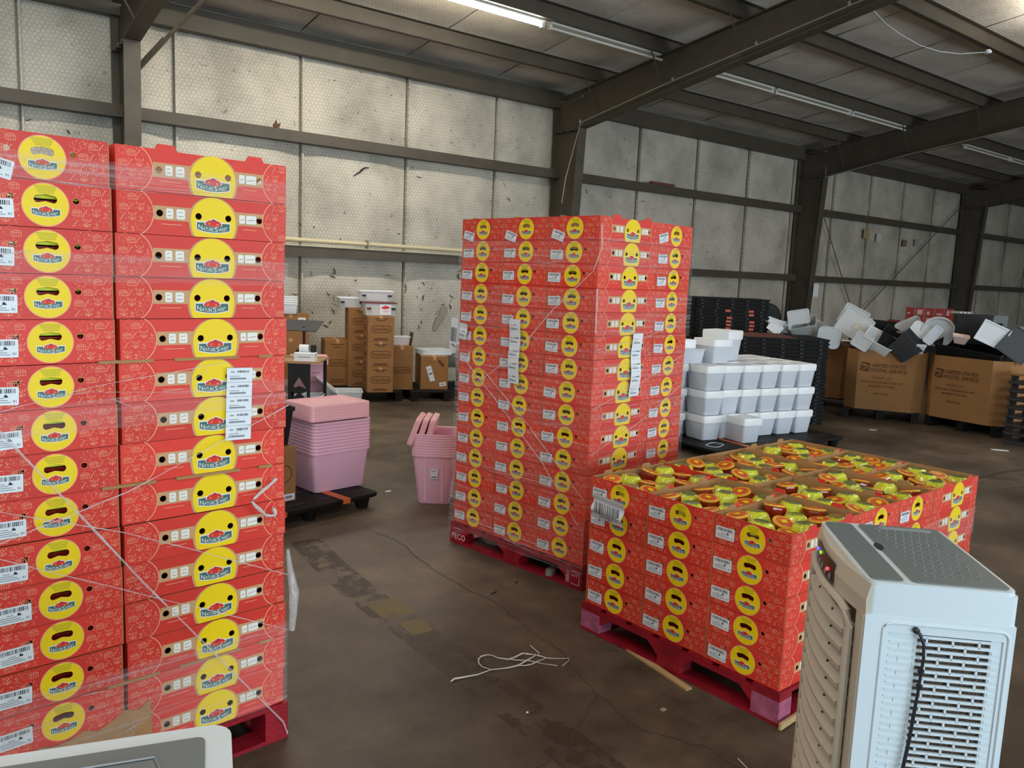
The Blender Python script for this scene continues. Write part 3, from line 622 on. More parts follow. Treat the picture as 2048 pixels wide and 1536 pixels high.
def carton(M, faces, top, label, group, stk=None, packs=True, stkrot=0):
    t_ = thing('tomato_carton', label, 'box', mw=M, group=group)
    link('body', BODYT if top else BODY, t_)
    for f in faces:
        link('side_print' if f in 'SN' else 'end_print', SIDE if f in 'SN' else ENDP, t_, FR[f])
        if f in 'WE':
            if packs and not top or packs == 2:
                link('tomato_pack', INP, t_, TM((-1 if f == 'W' else 1) * (CL / 2 - .062), 0, 0))
            if stk is None or f in stk:
                a = stkrot or R.uniform(-.04, .04); link('barcode_sticker', STK, t_, FR[f] @ TM(.014 + R.uniform(-.003, .006), .024 + R.uniform(-.004, .007) - (.01 if stkrot else 0), .0012) @ Matrix.Rotation(a, 4, 'Z'))
    return t_
PZ = .157
def stack(O, ang, blocks, rows, vis, name, hidden_cols, group, topvis=False, jit=.003, lean=0.0):
    """blocks: list of (kind, x0, number); kind 'a' = long axis along x, 'b' = turned. vis(kind, col, block) -> faces, sticker faces"""
    base = TM(*O, 0, ang)
    tops = []
    for bi, (kind, x0, n, cname) in enumerate(blocks):
        for c in range(n):
            if kind == 'a': cx, cy, rz = x0 + CL / 2, (CW + .003) * c + CW / 2, 0
            else: cx, cy, rz = x0 + CW / 2, (CL + .0) * c + CL / 2, PI / 2
            faces, sf, rz2 = vis(bi, c)
            for k in range(rows):
                top = k == rows - 1; row = rows - k
                jx, jy = R.uniform(-jit, jit), R.uniform(-jit, jit)
                M = base @ TM(cx + jx + lean * k, cy + jy, PZ + CH * k, rz + rz2 + R.uniform(-.005, .005))
                lab = f'red tomato carton, {ordn(row)} row down, {cname[c]} of the {name}'
                if top and rows == 15: sr = R.choice((.22, -.25, -.3))
                else: sr = 0
                carton(M, faces, top, lab, group, sf, 0 if (topvis and top) else (1 if faces else 0), sr)
                if top: tops.append((M, bi, c, cname[c]))
    return tops
# left stack: front face shows turned column (left) and long side (right)
AL = math.radians(5.71); OL = (1.18 - .996 * math.cos(AL), 2.964 - .996 * math.sin(AL))
def visL(bi, c):
    if bi == 0: return ('W', 'W', 0) if c == 0 else ('S', '', 0)
    return (('S' if c == 0 else '') + ('N' if c == 2 else '') + 'E', '', 0)
G1, G2, G3 = 'red tomato cartons in the front left stack', 'red tomato cartons in the middle stack', 'red tomato cartons in the low right-hand stack'
stack(OL, AL, [('b', -.012, 2, ['short-ended column', 'hidden column behind']), ('a', .396, 3, ['round-faced right column', 'second long-sided column', 'rearmost column'])], 15, visL, 'front left stack', (), G1, jit=.0045)
def visM(bi, c):
    if bi == 0: return 'W' + ('S' if c == 0 else '') + ('N' if c == 2 else ''), 'W', 0
    return ('WS' if c == 0 else 'SE'), 'W', 0
AM = math.radians(8.28); OM = (3.284, 3.467)
stack(OM, AM, [('a', 0, 3, ['column nearest the front corner', 'middle left-face column', 'far left column']), ('b', .60, 2, ['right-hand edge column', 'hidden back column'])], 15, visM, 'middle stack', (), G2)
AR = math.radians(2.46); OR = (2.983, 1.862)
def visR(bi, c):
    if bi == 0: return 'W' + ('S' if c == 0 else '') + ('N' if c == 2 else ''), 'W', 0
    if bi in (1, 2): return ('WS' if bi == 2 and c == 0 else 'W' if c == 0 else 'E'), 'W', 0
    return 'E' + ('S' if c == 0 else '') + ('N' if c == 2 else ''), '', 0
posn = ['nearest the cooler', 'in the middle', 'at the left']
topsR = stack(OR, AR, [('a', 0, 3, ['cooler-side front column', 'middle front column', 'left front column']), ('b', .60, 2, ['cooler-side second column', 'left second column']),
    ('b', 1.0, 2, ['cooler-side third column', 'left third column']), ('a', 1.40, 3, ['right corner rear column', 'middle rear column', 'left rear column'])], 5, visR, 'low open stack', (), G3, topvis=True)

# tomato packs in the open top cartons
def pack_meshes():
    a = MB(); a.lathe([(.060, .0), (.063, .006), (.060, .012), (.055, .030), (.046, .046), (.036, .053)], gpack, 24, lobes=6, amp=.05, cap1=False)
    b = MB(); b.lathe([(.0375, .051), (.033, .056), (.012, .054)], gtop, 16)
    c = MB(); c.lathe([(.036, .0), (.046, .02), (.053, .05), (.050, .062)], rcup, 24, lobes=8, amp=.06)
    d = MB(); d.lathe([(.052, .060), (.055, .064), (.052, .070), (.040, .0705)], rlid, 20); 
    e = MB(); e.lathe([(.041, .0702), (.038, .0725), (.02, .0715)], rlid2, 14); e.poly([(-.02, -.012), (.012, -.016), (.022, .006), (-.006, .016)], [], yellow, .0735)
    return a.mesh('pg', True), b.mesh('pgt', True), c.mesh('pr', True), d.mesh('prl', True), e.mesh('prp', True)
PA, PB, PC, PD, PE = pack_meshes()
for M, bi, c, cn in topsR:
    cl = 'open carton topping the ' + cn
    for i in range(4):
        for j in range(3):
            x, y = -.218 + .145 * i + R.uniform(-.008, .008), -.122 + .122 * j + R.uniform(-.006, .006)
            if (i + j) % 2:
                t_ = thing('tomato_pack', 'upturned yellow-green tomato pack in the ' + cl, 'tomatoes', mw=M @ TM(x, y, .064 + R.uniform(-.004, .018), R.uniform(0, 6), R.uniform(-.12, .12), R.uniform(-.12, .12)), group='yellow-green tomato packs, ' + cn)
                link('cup', PA, t_); t_.scale = (1.08, 1.08, 1.1); link('cup_base', PB, t_)
            else:
                t_ = thing('tomato_pack', 'red tomato pack with orange lid in the ' + cl, 'tomatoes', mw=M @ TM(x, y, .054 + R.uniform(-.006, .016), R.uniform(0, 6), R.uniform(-.35, .2), R.uniform(-.25, .25)), group='orange-lidded tomato packs, ' + cn)
                link('cup', PC, t_); l = link('lid', PD, t_); link('lid_print', PE, l)
    o = link('pack_tray', None, None) if False else None

# pallets
def block_pallet(O, ang, px, qy, label, wornfaces=False, letters=False, worn=()):
    t_ = thing('red_pallet', label, 'pallet', (O[0], O[1], 0), ang)
    def piece(nm, a, b, m=pallet_red):
        mb = MB(); mb.box(a, b, m); return mb.build(nm, t_)
    n = 7; w = (qy - .05) / n - .03
    for k in range(n): y = k * (qy - w) / (n - 1); piece('deck_board', (0, y, .137), (px, y + w, .154))
    for x in (0, px / 2 - .05, px - .1): piece('stringer_board', (x, 0, .115), (x + .1, qy, .1365))
    for y in (0, qy / 2 - .07, qy - .14):
        for x in (0, px / 2 - .05, px - .1):
            o = piece('block', (x + .001, y, .0165), (x + .099, y + .14, .1148), pallet_worn if (x == 0 and (y in worn or round(y, 2) in worn)) else pallet_red)
            if x == 0 and round(y, 2) in worn: o['label'] = 'scuffed pinkish block'
    for x in (0, px / 2 - .05, px - .1): piece('base_board', (x, 0, 0), (x + .1, qy, .016))
    for y in (0, qy - .1): piece('base_board', (.101, y, 0), (px / 2 - .051, y + .1, .016)); piece('base_board', (px / 2 + .051, y, 0), (px - .101, y + .1, .016))
    # sloping shoulders beside the end blocks
    for y0, s_ in ((.14, 1), (qy - .14, -1), (qy / 2 + .07, 1), (qy / 2 - .07, -1)):
        mb = MB(); mb.add([(.001, y0, .1148), (.001, y0 + s_ * .07, .1148), (.001, y0, .06), (.03, y0, .1148), (.03, y0 + s_ * .07, .1148), (.03, y0, .06)], [(0, 1, 2), (3, 5, 4), (0, 3, 4, 1), (1, 4, 5, 2), (2, 5, 3, 0)], pallet_red); mb.build('gusset', t_)
    if letters:
        MF = Matrix(((0, 0, -1, -.0015), (-1, 0, 0, qy), (0, 1, 0, 0), (0, 0, 0, 1)))
        mb = MB(); mb.text('PECO', .02, .035, .062, mat('stencil_white', (214, 190, 196), .6), 0, MF, width=.14, bold=.01); mb.text('LOWER A', .03, .105, .02, mat('stencil_white', (214, 190, 196), .6), 0, MF, width=.11); mb.build('stencil', t_)['kind'] = 'stuff'; mb = MB()
        x0 = qy - .135
        mb.line([(x0 + .045, .11), (x0 + .115, .11), (x0 + .115, .03), (x0 + .05, .03)], .004, mat('stencil_white', (214, 190, 196), .6), 0, MF); mb.text('CALL', x0 + .005, .09, .03, mat('stencil_white', (214, 190, 196), .6), 0, MF, width=.035)
        for k in range(5): mb.line([(x0 + .008, .035 + .011 * k), (x0 + .035, .035 + .011 * k)], .006, mat('stencil_white', (214, 190, 196), .6), 0, MF)
        mb.text('HT', x0 + .055, .075, .03, mat('stencil_white', (214, 190, 196), .6), 0, MF, width=.05); mb.build('stencil', t_)['kind'] = 'stuff'
    return t_
def loc(O, ang, x, y): return (O[0] + x * math.cos(ang) - y * math.sin(ang), O[1] + x * math.sin(ang) + y * math.cos(ang))
block_pallet(loc(OM, AM, -.012, -.012), AM, 1.02, 1.225, 'red wooden pallet with white stencilled letters under the middle stack', letters=True)
block_pallet(loc(OL, AL, -.012, -.012), AL, 1.02, 1.225, 'red wooden pallet under the front left stack')
block_pallet(loc(OR, AR, -.01, -.012), AR, 1.0, 1.225, 'scuffed red pallet under the front half of the low right stack', worn=(0, 1.08, 1.09))
block_pallet(loc(OR, AR, .995, -.012), AR, 1.0, 1.225, 'red pallet under the rear half of the low right stack')
mb = MB(); mb.bar((*loc(OR, AR, .03, 1.0), .006), (*loc(OR, AR, -.07, .42), .006), .035, .01, rawwood); tag(mb.build('wood_strip'), 'raw tan wood strip lying on the floor under the low stack pallet', 'wood')
mb = MB(); mb.bar((*loc(OR, AR, -.03, -.035), .02), (*loc(OR, AR, .14, -.03), .022), .012, .03, rawwood); tag(mb.build('splinter'), 'pale broken splinter at the near corner of the low stack pallet', 'wood')
mb = MB(); mb.loft([rrect(.09, .05, .02, z_) for z_ in (0, .02, .035)], steel_lt); tag(mb.build('debris', None, True, TM(*loc(OM, AM, .03, .28), .017, .5)), 'crumpled grey scrap inside the middle pallet opening', 'scrap')

# tan divider sheets in the left stack
for row, l in ((5, 'upper tan divider sheet edge in the front left stack'), (8, 'middle tan divider sheet edge in the front left stack'), (13, 'lower tan divider sheet edge in the front left stack')):
    z = PZ + CH * (15 - row); t_ = thing('divider_sheet', l, 'cardboard', (*OL, z), AL)
    for a, b in ((.33, .505), (.575, .81), (.885, .94)):
        mb = MB(); mb.box((a, -.008, -.006), (b, .02, .004), kraft); mb.build('tongue', t_)
# torn kraft flap at the foot of the left stack
mb = MB(); n = 14; vs = []; 
for k in range(n + 1):
    x = -.1 + .62 * k / n; jag = .012 * math.sin(k * 2.3); vs += [(x, -.05, .02), (x, -.02 - .01 * math.sin(k), .16 + jag), (x, -.012, .27 + .05 * k / n + jag + (.02 if k > n - 3 else 0))]
fs = []
for k in range(n):
    for j in range(2): fs.append((3 * k + j, 3 * k + 3 + j, 3 * k + 4 + j, 3 * k + 1 + j))
mb.add(vs, fs, kraft); mb.add([(x, y + .003, z) for x, y, z in vs], [f[::-1] for f in fs], kraft)
tag(mb.build('kraft_flap', None, False, TM(OL[0] - .05, OL[1], 0, AL)), 'torn sheet of tan cardboard between the left cooler and the front left stack', 'cardboard')

# long shipping labels
def long_label(name, label, M, w, h, rows, curl=0.0, big=False, seed=1):
    mb = MB(); n = 10; vs = []; f = lambda v: curl * (.5 - .5 * math.cos(v / h * PI * 3)) + .001
    for k in range(n + 1):
        v = h * k / n; vs += [(0, v, f(v)), (w, v, f(v) + curl * .3)]
    fs = [(2 * k, 2 * k + 1, 2 * k + 3, 2 * k + 2) for k in range(n)]
    mb.add(vs, fs, label_w); mb.add([(x, y, z - .0006) for x, y, z in vs], [q[::-1] for q in fs], label_w)
    for k in range(rows):
        v = h * (k + .25) / rows; zz = f(v) + curl * .3 + .0012
        if big: barcode(mb, w * .12, v, w * .8, h * .45, zz, seed=seed); mb.line([(w * .3, v - h * .1), (w * .7, v - h * .1)], h * .05, ink_lt, zz); mb.text('POC', w * .6, h * .06, h * .1, ink, zz)
        else:
            mb.line([(w * .15, v + .025), (w * .3, v + .025)], .004, ink_lt, zz); barcode(mb, w * .42, v + .022, w * .45, .008, zz, seed=k + seed); mb.line([(w * .12, v), (w * .75, v)], .006, ink_lt, zz); mb.line([(w * .12, v + .009), (w * .5, v + .009)], .002, ink_lt, zz)
            mb.line([(0, h * (k + 1) / rows), (w, h * (k + 1) / rows)], .001, ink_lt, zz)
    return tag(mb.build(name, None, False, M), label, 'label')
FS = Matrix(((1, 0, 0, 0), (0, 0, -1, 0), (0, 1, 0, 0), (0, 0, 0, 1))); FW = Matrix(((0, 0, -1, 0), (-1, 0, 0, 0), (0, 1, 0, 0), (0, 0, 0, 1)))
def onS(O, A, x, z, off=.012): return TM(O[0], O[1], 0, A) @ TM(x, -off, z) @ FS
def onWf(O, A, y, z, off=.012): return TM(O[0], O[1], 0, A) @ TM(-off, y, z) @ FW
long_label('shipping_label', 'long white barcode label on the front left stack', onS(OL, AL, .752, 1.27) @ Matrix.Rotation(-.03, 4, 'Z'), .098, .27, 5)
long_label('shipping_label', 'crinkled long white label hanging on the left face of the middle stack', onWf(OM, AM, .69, 1.22), .10, .42, 5, .010)
long_label('shipping_label', 'crinkled long white label on the right face of the middle stack', onS(OM, AM, .36, 1.19), .10, .40, 5, .012, seed=9)
long_label('shipping_label', 'white barcode sheet sticking out past the left edge of the middle stack', onWf(OM, AM, 1.27, 1.395) @ Matrix.Rotation(-.08, 4, 'Z') @ TM(0, 0, .01), .075, .22, 1, .004, True, 5)
long_label('shipping_label', 'smaller torn white label beside the protruding barcode sheet', onWf(OM, AM, 1.185, 1.475) @ Matrix.Rotation(-.1, 4, 'Z'), .08, .11, 1, .006, False, 6)
long_label('shipping_label', 'big curled white barcode label on the left face of the low stack', onWf(OR, AR, 1.155, .66, .02) @ Matrix.Rotation(-.04, 4, 'Z'), .225, .13, 1, .02, True, 3)

# stretch film
def film(O, A, px, qy, z0, z1, slope, label, off=.012, amp=.02, m=film_m, seed=0, faces='SW'):
    path = []; n = 22; c = .012
    def seg(a, b):
        for k in range(n): path.append((a[0] + (b[0] - a[0]) * k / n, a[1] + (b[1] - a[1]) * k / n))
    P = [(-off, qy + off), (-off, -off), (px + off, -off), (px + off, qy + off)]
    for a, b in zip(P, P[1:] + P[:1]): seg(a, b)
    path.append(path[0]); N = len(path); rows = 6; vs = []
    for i, (x, y) in enumerate(path):
        f = i / (N - 1)
        for j in range(rows + 1):
            g = j / rows; e = noise.noise(Vector((i * .33, j * .2, seed))) * amp
            z = z0 + (z1 - z0) * g + e + slope * math.sin(2 * PI * f + seed)
            d = .006 * noise.noise(Vector((i * .5, z * 25, seed + 5))); vs.append((x + (-d if i < n * 1 else 0), y - d, z))
    if i == N - 1:
        for j in range(rows + 1): vs[(N - 1) * (rows + 1) + j] = vs[j]
    fs = [(i * (rows + 1) + j, (i + 1) * (rows + 1) + j, (i + 1) * (rows + 1) + j + 1, i * (rows + 1) + j + 1) for i in range(N - 1) for j in range(rows)]
    mb = MB(); mb.add(vs, fs, m); o = tag(mb.build('stretch_film', None, True, TM(*O, 0, A)), label, 'plastic film')
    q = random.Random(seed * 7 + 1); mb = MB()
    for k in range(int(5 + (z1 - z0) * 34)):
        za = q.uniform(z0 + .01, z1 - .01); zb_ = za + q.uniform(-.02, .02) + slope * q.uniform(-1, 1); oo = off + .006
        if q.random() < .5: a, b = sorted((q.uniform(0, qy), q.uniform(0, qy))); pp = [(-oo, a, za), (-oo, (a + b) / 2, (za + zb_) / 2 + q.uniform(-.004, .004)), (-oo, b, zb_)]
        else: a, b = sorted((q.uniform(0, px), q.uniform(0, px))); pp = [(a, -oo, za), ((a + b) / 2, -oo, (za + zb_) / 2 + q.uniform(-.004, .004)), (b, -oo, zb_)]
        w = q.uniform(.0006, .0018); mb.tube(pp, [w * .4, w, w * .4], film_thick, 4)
    c_ = mb.build('crease_glints', o, True); c_['kind'] = 'stuff'; return o  # thin pale tubes shaped as glints along the film's creases
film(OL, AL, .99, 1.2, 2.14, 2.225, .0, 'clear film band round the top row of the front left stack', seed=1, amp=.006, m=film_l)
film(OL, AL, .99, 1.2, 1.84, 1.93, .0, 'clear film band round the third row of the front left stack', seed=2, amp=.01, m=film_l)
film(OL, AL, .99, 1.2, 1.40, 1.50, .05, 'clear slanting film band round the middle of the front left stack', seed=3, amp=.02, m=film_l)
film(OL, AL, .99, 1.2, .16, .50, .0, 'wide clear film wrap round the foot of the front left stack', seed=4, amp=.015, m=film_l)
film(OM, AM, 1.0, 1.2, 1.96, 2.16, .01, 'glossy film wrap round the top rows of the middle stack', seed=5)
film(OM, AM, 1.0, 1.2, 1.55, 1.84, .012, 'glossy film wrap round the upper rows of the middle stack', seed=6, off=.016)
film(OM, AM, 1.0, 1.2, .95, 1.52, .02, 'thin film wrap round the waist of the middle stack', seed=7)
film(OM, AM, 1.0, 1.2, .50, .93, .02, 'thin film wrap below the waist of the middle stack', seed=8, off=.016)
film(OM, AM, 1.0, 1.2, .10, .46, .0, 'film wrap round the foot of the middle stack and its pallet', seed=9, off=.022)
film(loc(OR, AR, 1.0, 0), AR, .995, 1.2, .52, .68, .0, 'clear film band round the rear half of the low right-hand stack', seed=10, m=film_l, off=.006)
def strand(O, A, pts, rad, label, m=None):
    mb = MB(); P = []
    for a, b in zip(pts, pts[1:]):
        for k in range(6): f = k / 6; P.append(tuple(a[i] + (b[i] - a[i]) * f + R.uniform(-.0015, .0015) for i in range(3)))
    P.append(pts[-1]); mb.tube(P, [rad * R.uniform(.6, 1.3) for _ in P], m or film_thick, 5)
    return tag(mb.build('film_strand', None, True, TM(*O, 0, A)), label, 'plastic film')
e = -.022
strand(OL, AL, [(0, e, 1.44), (.45, e, .80), (.98, e, .08), (1.0, e, .02)], .0035, 'long twisted film strand running diagonally down the front left stack')
strand(OL, AL, [(.0, e, 1.14), (.4, e, .99), (1.0, e, .70)], .002, 'upper of two film strands sloping down to the right on the front left stack')
strand(OL, AL, [(.0, e, .99), (.5, e, .73), (1.0, e, .47)], .002, 'lower of two film strands sloping down to the right on the front left stack')
strand(OL, AL, [(.0, e, 1.02), (.4, e, 1.13), (1.0, e, 1.385)], .002, 'film strand sloping up to the right below the long label of the front left stack')
strand(OL, AL, [(.0, e, 1.43), (.3, e, 1.5), (.75, e, 1.56)], .0015, 'thin film strand sloping up to the long label of the front left stack')
strand(OL, AL, [(.95, e, 1.10), (.84, -.035, 1.03), (.90, -.03, .965), (.945, e, .95), (.94, e, .985)], .006, 'crumpled plastic tail folded in a V on the front left stack', straw)
mb = MB(); P = [(1.005, -.01, .80), (1.012, -.015, .72), (1.028, -.02, .62), (1.024, -.02, .54), (1.02, -.015, .46)]
mb.tube(P, [.006, .012, .02, .016, .012], film_thick, 7); tag(mb.build('film_tail', None, True, TM(*OL, 0, AL)), 'bunched plastic film tail hanging at the right edge of the front left stack', 'plastic film')
strand(OM, AM, [(e, -.03, 2.23), (e + .01, -.03, 2.10), (e, .02, 1.96), (e, .32, 1.72), (e, .62, 1.42), (e, .95, 1.2)], .004, 'film strand sweeping from the front top corner down the left face of the middle stack')
strand(OM, AM, [(e, 1.15, 1.36), (e, .8, 1.1), (e, .35, .75), (e, -.01, .36)], .0028, 'long film strand falling to the right on the left face of the middle stack')
strand(OM, AM, [(e, .92, 1.28), (e, .5, .98), (e, .0, .58)], .0025, 'shorter film strand falling to the right on the left face of the middle stack')
strand(OM, AM, [(-.01, e, 1.14), (.5, e, 1.28), (1.0, e, 1.45)], .002, 'film strand rising to the right across the upright label of the middle stack')
strand(OM, AM, [(-.01, e, .86), (.5, e, 1.02), (1.0, e, 1.25)], .002, 'film strand rising to the right below the upright label of the middle stack')
strand(OM, AM, [(-.01, e, 1.50), (.5, e, 1.56), (1.0, e, 1.70)], .002, 'film strand rising to the right across the upper right face of the middle stack')
strand(OM, AM, [(-.012, -.014, 1.60), (-.014, -.014, 1.86)], .006, 'bright crumpled film edge on the front corner of the middle stack')


# ------------------------------------------------------------------ evaporative coolers
def cooler(name, label, M, detail=True):
    """local x = depth away from the louvred front, y = width, z up; front at x=0"""
    t_ = thing(name, label, 'air cooler', mw=M); D, Wd, Z = .35, .512, 1.20
    # shell: back, base, posts around the openings
    mb = MB()
    mb.loft([[(x, y, z) for x, y, _ in rrect(D - .006, Wd - .002, .014, 0, 4, D / 2 + .003, Wd / 2)] for z in (1.105, 1.16, 1.19)], cool_w)
    mb.build('top_housing', t_, True)
    mb = MB(); mb.box((D - .02, .01, .08), (D, Wd - .01, 1.10), cool_w); mb.box((.0, .0, .05), (D, Wd, .12), cool_w); mb.build('base', t_)
    # sides
    for yy, sg in ((0, 1), (Wd, -1)):
        mb = MB(); y0, y1 = (yy, yy + .012) if sg > 0 else (yy - .012, yy)
        z0, z1 = .12, 1.115
        mb.box((.0, y0, z0), (.055, y1, z1), cool_w); mb.box((.325, y0, z0), (D, y1, z1), cool_w); mb.box((.055, y0, 1.075), (.325, y1, z1), cool_w); mb.box((.055, y0, z0), (.325, y1, .17), cool_w)
        mb.box((.055, y0 + .004 * sg, .17), (.128, y1, 1.075), cool_w); mb.box((.298, y0 + .004 * sg, .17), (.325, y1, 1.075), cool_w)
        mb.build('side_panel', t_)
        e = -.0018 * sg; rim = [(x, yy + e, z) for x, z, _ in rrect(.292, .96, .02, 0, 4, .19, .62)]
        mb = MB(); mb.tube(rim + [rim[0]], .0028, cool_w, 6); mb.build('panel_rim', t_, True)
        mb = MB(); ya, yb = sorted((yy + .002 * sg, yy + .009 * sg)); rows = 50; pt = .01795
        for k in range(rows + 1):
            z = 1.068 - pt * k
            mb.box((.120, ya, z - .0036), (.302, yb, z + .0036), cool_w)
            mb.box((.062, min(ya, ya), z - .0022), (.118, ya + .003, z + .0022), cool_w)
            if k < rows and k >= 1: mb.box((.302, ya, z - .013), (.321, ya + .003, z - .006), cool_w)
            if k < rows:
                o_ = (k % 2) * .03
                for x in (.128 + .022 + o_, .128 + .083 + o_, .128 + .144 + o_):
                    if x < .297: mb.box((x - .0025, ya, z - pt), (x + .0025, yb, z), cool_w)
                if k % 2: mb.box((.086, ya, z - pt + .004), (.0885, ya + .003, z - .004), cool_w)
        o = mb.build('grille', t_); o['kind'] = 'stuff'
        mb = MB(); a_, b_ = sorted((yy + .013 * sg, yy + .03 * sg)); mb.box((.12, a_, .17), (.31, b_, 1.075), pad); mb.build('honeycomb_pad', t_)
    # front
    bow = lambda y: -.032 * math.sin(PI * y / Wd)
    mb = MB(); mb.box((.03, .012, .12), (.04, Wd - .012, 1.10), mat('cooler_gap_shade', (84, 76, 66), .7)); mb.build('front_backing', t_)  # backing coloured dark to give the shade in the gaps between louvers
    for ya_, yb_ in ((.006, .062), (.494, .508)): mb = MB(); mb.box((-.004, ya_, .10), (.035, yb_, 1.106), cool_b); mb.build('stile', t_)
    mb = MB(); n = 14; rings = []
    for k in range(n + 1):
        y = .004 + (Wd - .008) * k / n; b_ = bow(y); rings.append([(b_ + .002, y, 1.105), (b_ - .001, y, 1.15), (b_ + .008, y, 1.192), (.05, y, 1.192), (.05, y, 1.105)])
    mb.loft(rings, cool_b); mb.build('front_fascia', t_, False)
    mb = MB(); vs = []; 
    for k in range(9):
        y = .19 + .225 * k / 8; b_ = bow(y) - .004; vs += [(b_ , y, 1.113), (b_ + .001, y, 1.177)]
    mb.add(vs, [(2 * k, 2 * k + 1, 2 * k + 3, 2 * k + 2) for k in range(8)], panel_dk); cp = mb.build('control_panel', t_)
    for k, (y, z, m_) in enumerate(((.385, 1.152, led_b), (.335, 1.157, led_g), (.24, 1.142, led_r))):
        mb = MB(); b_ = bow(y) - .0045; mb.box((b_ - .002, y - .004, z - .004), (b_, y + .004, z + .004), m_); mb.build('indicator_light', cp)
    for k in range(5):
        y = .215 + .042 * k; mb = MB(); mb.lathe([(.009, 0), (.008, .002)], ink_lt, 12, TM(bow(y) - .0045, y, 1.13) @ Matrix.Rotation(-PI / 2, 4, 'Y')); mb.build('button', cp, True)
    for k in range(19):
        z = 1.035 - .0505 * k; mb = MB(); rings = []
        for j in range(13):
            y = .085 + (Wd - .125) * j / 12; b_ = bow(y); sag = -.003 * math.sin(PI * j / 12)
            rings.append([(b_ - .011, y, z - .012 + sag), (b_ - .013, y, z + .001 + sag), (b_ + .022, y, z + .016 + sag), (b_ + .024, y, z + .011 + sag)])
        mb.loft(rings, cool_b); mb.build('louver', t_)
        if k % 1 == 0:
            mb = MB()
            for y in (.2, .36): mb.lathe([(.0025, 0), (.0025, .006)], blackm, 6, TM(bow(y) + .006, y, z + .006))
            mb.build('louver_pin', t_)['kind'] = 'stuff'
    pts = [(bow(.5) - .002, .505, 1.095), (bow(.4) - .006, .4, 1.098), (bow(.25) - .006, .25, 1.098), (bow(.12) - .006, .12, 1.096), (bow(.085) - .005, .085, 1.085), (bow(.068) - .004, .068, 1.05), (bow(.065) - .004, .065, .7), (bow(.065) - .004, .065, .14), (bow(.3) - .004, .3, .12), (bow(.5) - .004, .5, .13), (bow(.5) - .002, .505, .6), (bow(.5) - .002, .505, 1.095)]
    mb = MB(); mb.tube(pts, .0115, cool_b, 8); mb.build('grille_frame', t_, True)
    # top
    mb = MB(); mb.loft([[(x, y, z) for x, y, _ in rrect(D - .004, Wd - .002, .03, 0, 4, D / 2, Wd / 2)] for z in (1.19, 1.2)], cool_w)
    mb.build('top_rim', t_, True)
    sl = lambda x: 1.2
    mb = MB(); mb.loft([[(x, y, z) for x, y, _ in rrect(.078, Wd - .03, .016, 0, 4, .050, Wd / 2)] for z in (1.198, 1.2035)], cool_g); mb.build('top_panel', t_, True)
    mb = MB(); mb.loft([[(x, y, z) for x, y, _ in rrect(.228, Wd - .03, .016, 0, 4, .222, Wd / 2)] for z in (1.198, 1.204)], cool_g); lid = mb.build('tank_lid', t_, True)
    mb = MB()
    for i in range(11):
        for j in range(7):
            cx, cy = .15 + .022 * j + (i % 2) * .011, .07 + .037 * i
            if cx > .325: continue
            pts = [(cx, cy - .014, 1.2045), (cx + .007, cy, 1.2052), (cx, cy + .014, 1.2045)]; mb.tube(pts, .0011, cool_gl, 4)
    o = mb.build('scale_relief', lid); o['kind'] = 'stuff'
    mb = MB(); mb.loft([[(x, y, z) for x, y, _ in rrect(.15, .018, .006, 0, 3, .235, Wd - .045)] for z in (1.2038, 1.2065)], cool_gl); mb.build('raised_bar', lid, True)
    mb = MB(); mb.lathe([(.016, 0), (.014, .003)], blackm, 14, TM(.108, .285, 1.2025) @ Matrix.Diagonal((.7, 1.9, 1, 1))); mb.build('latch_recess', t_, True)
    # castors
    for x in (.05, .3):
        for y in (.06, .45): mb = MB(); mb.lathe([(.025, -.012), (.025, .012)], blackm, 14, TM(x, y, .025) @ Matrix.Rotation(PI / 2, 4, 'X')); mb.build('castor', t_, True)
    for y in (.06, .45):
        for x in (.05, .3): mb = MB(); mb.box((x - .012, y - .014, .025), (x + .012, y + .014, .055), blackm); mb.build('castor_fork', t_)
    return t_
ac = math.radians(-45.2)
MC = TM(1.874, .951, 0, ac)
cl_ = cooler('air_cooler', 'white evaporative air cooler with louvred front and grey lid at lower right', MC)
mb = MB(); P = [(.120, -.006, 1.087), (.128, -.010, 1.08), (.138, -.012, 1.055), (.141, -.012, 1.02), (.139, -.012, .98), (.137, -.012, .93), (.133, -.012, .87), (.129, -.012, .80), (.122, -.012, .73), (.114, -.014, .62), (.11, -.016, .5), (.13, -.018, .38), (.16, -.02, .25)]
mb.tube(P, [.004] * 6 + [.0048] * 7, cord_m, 8); mb.lathe([(.008, 0), (.008, .008), (.004, .010)], cord_m, 12, TM(.120, -.001, 1.087) @ Matrix.Rotation(PI / 2, 4, 'X'))
for z in (.985, .945): mb.lathe([(.008, -.005), (.008, .005)], cord_m, 8, TM(.1385, -.012, z))
mb.build('power_cord', cl_, True)
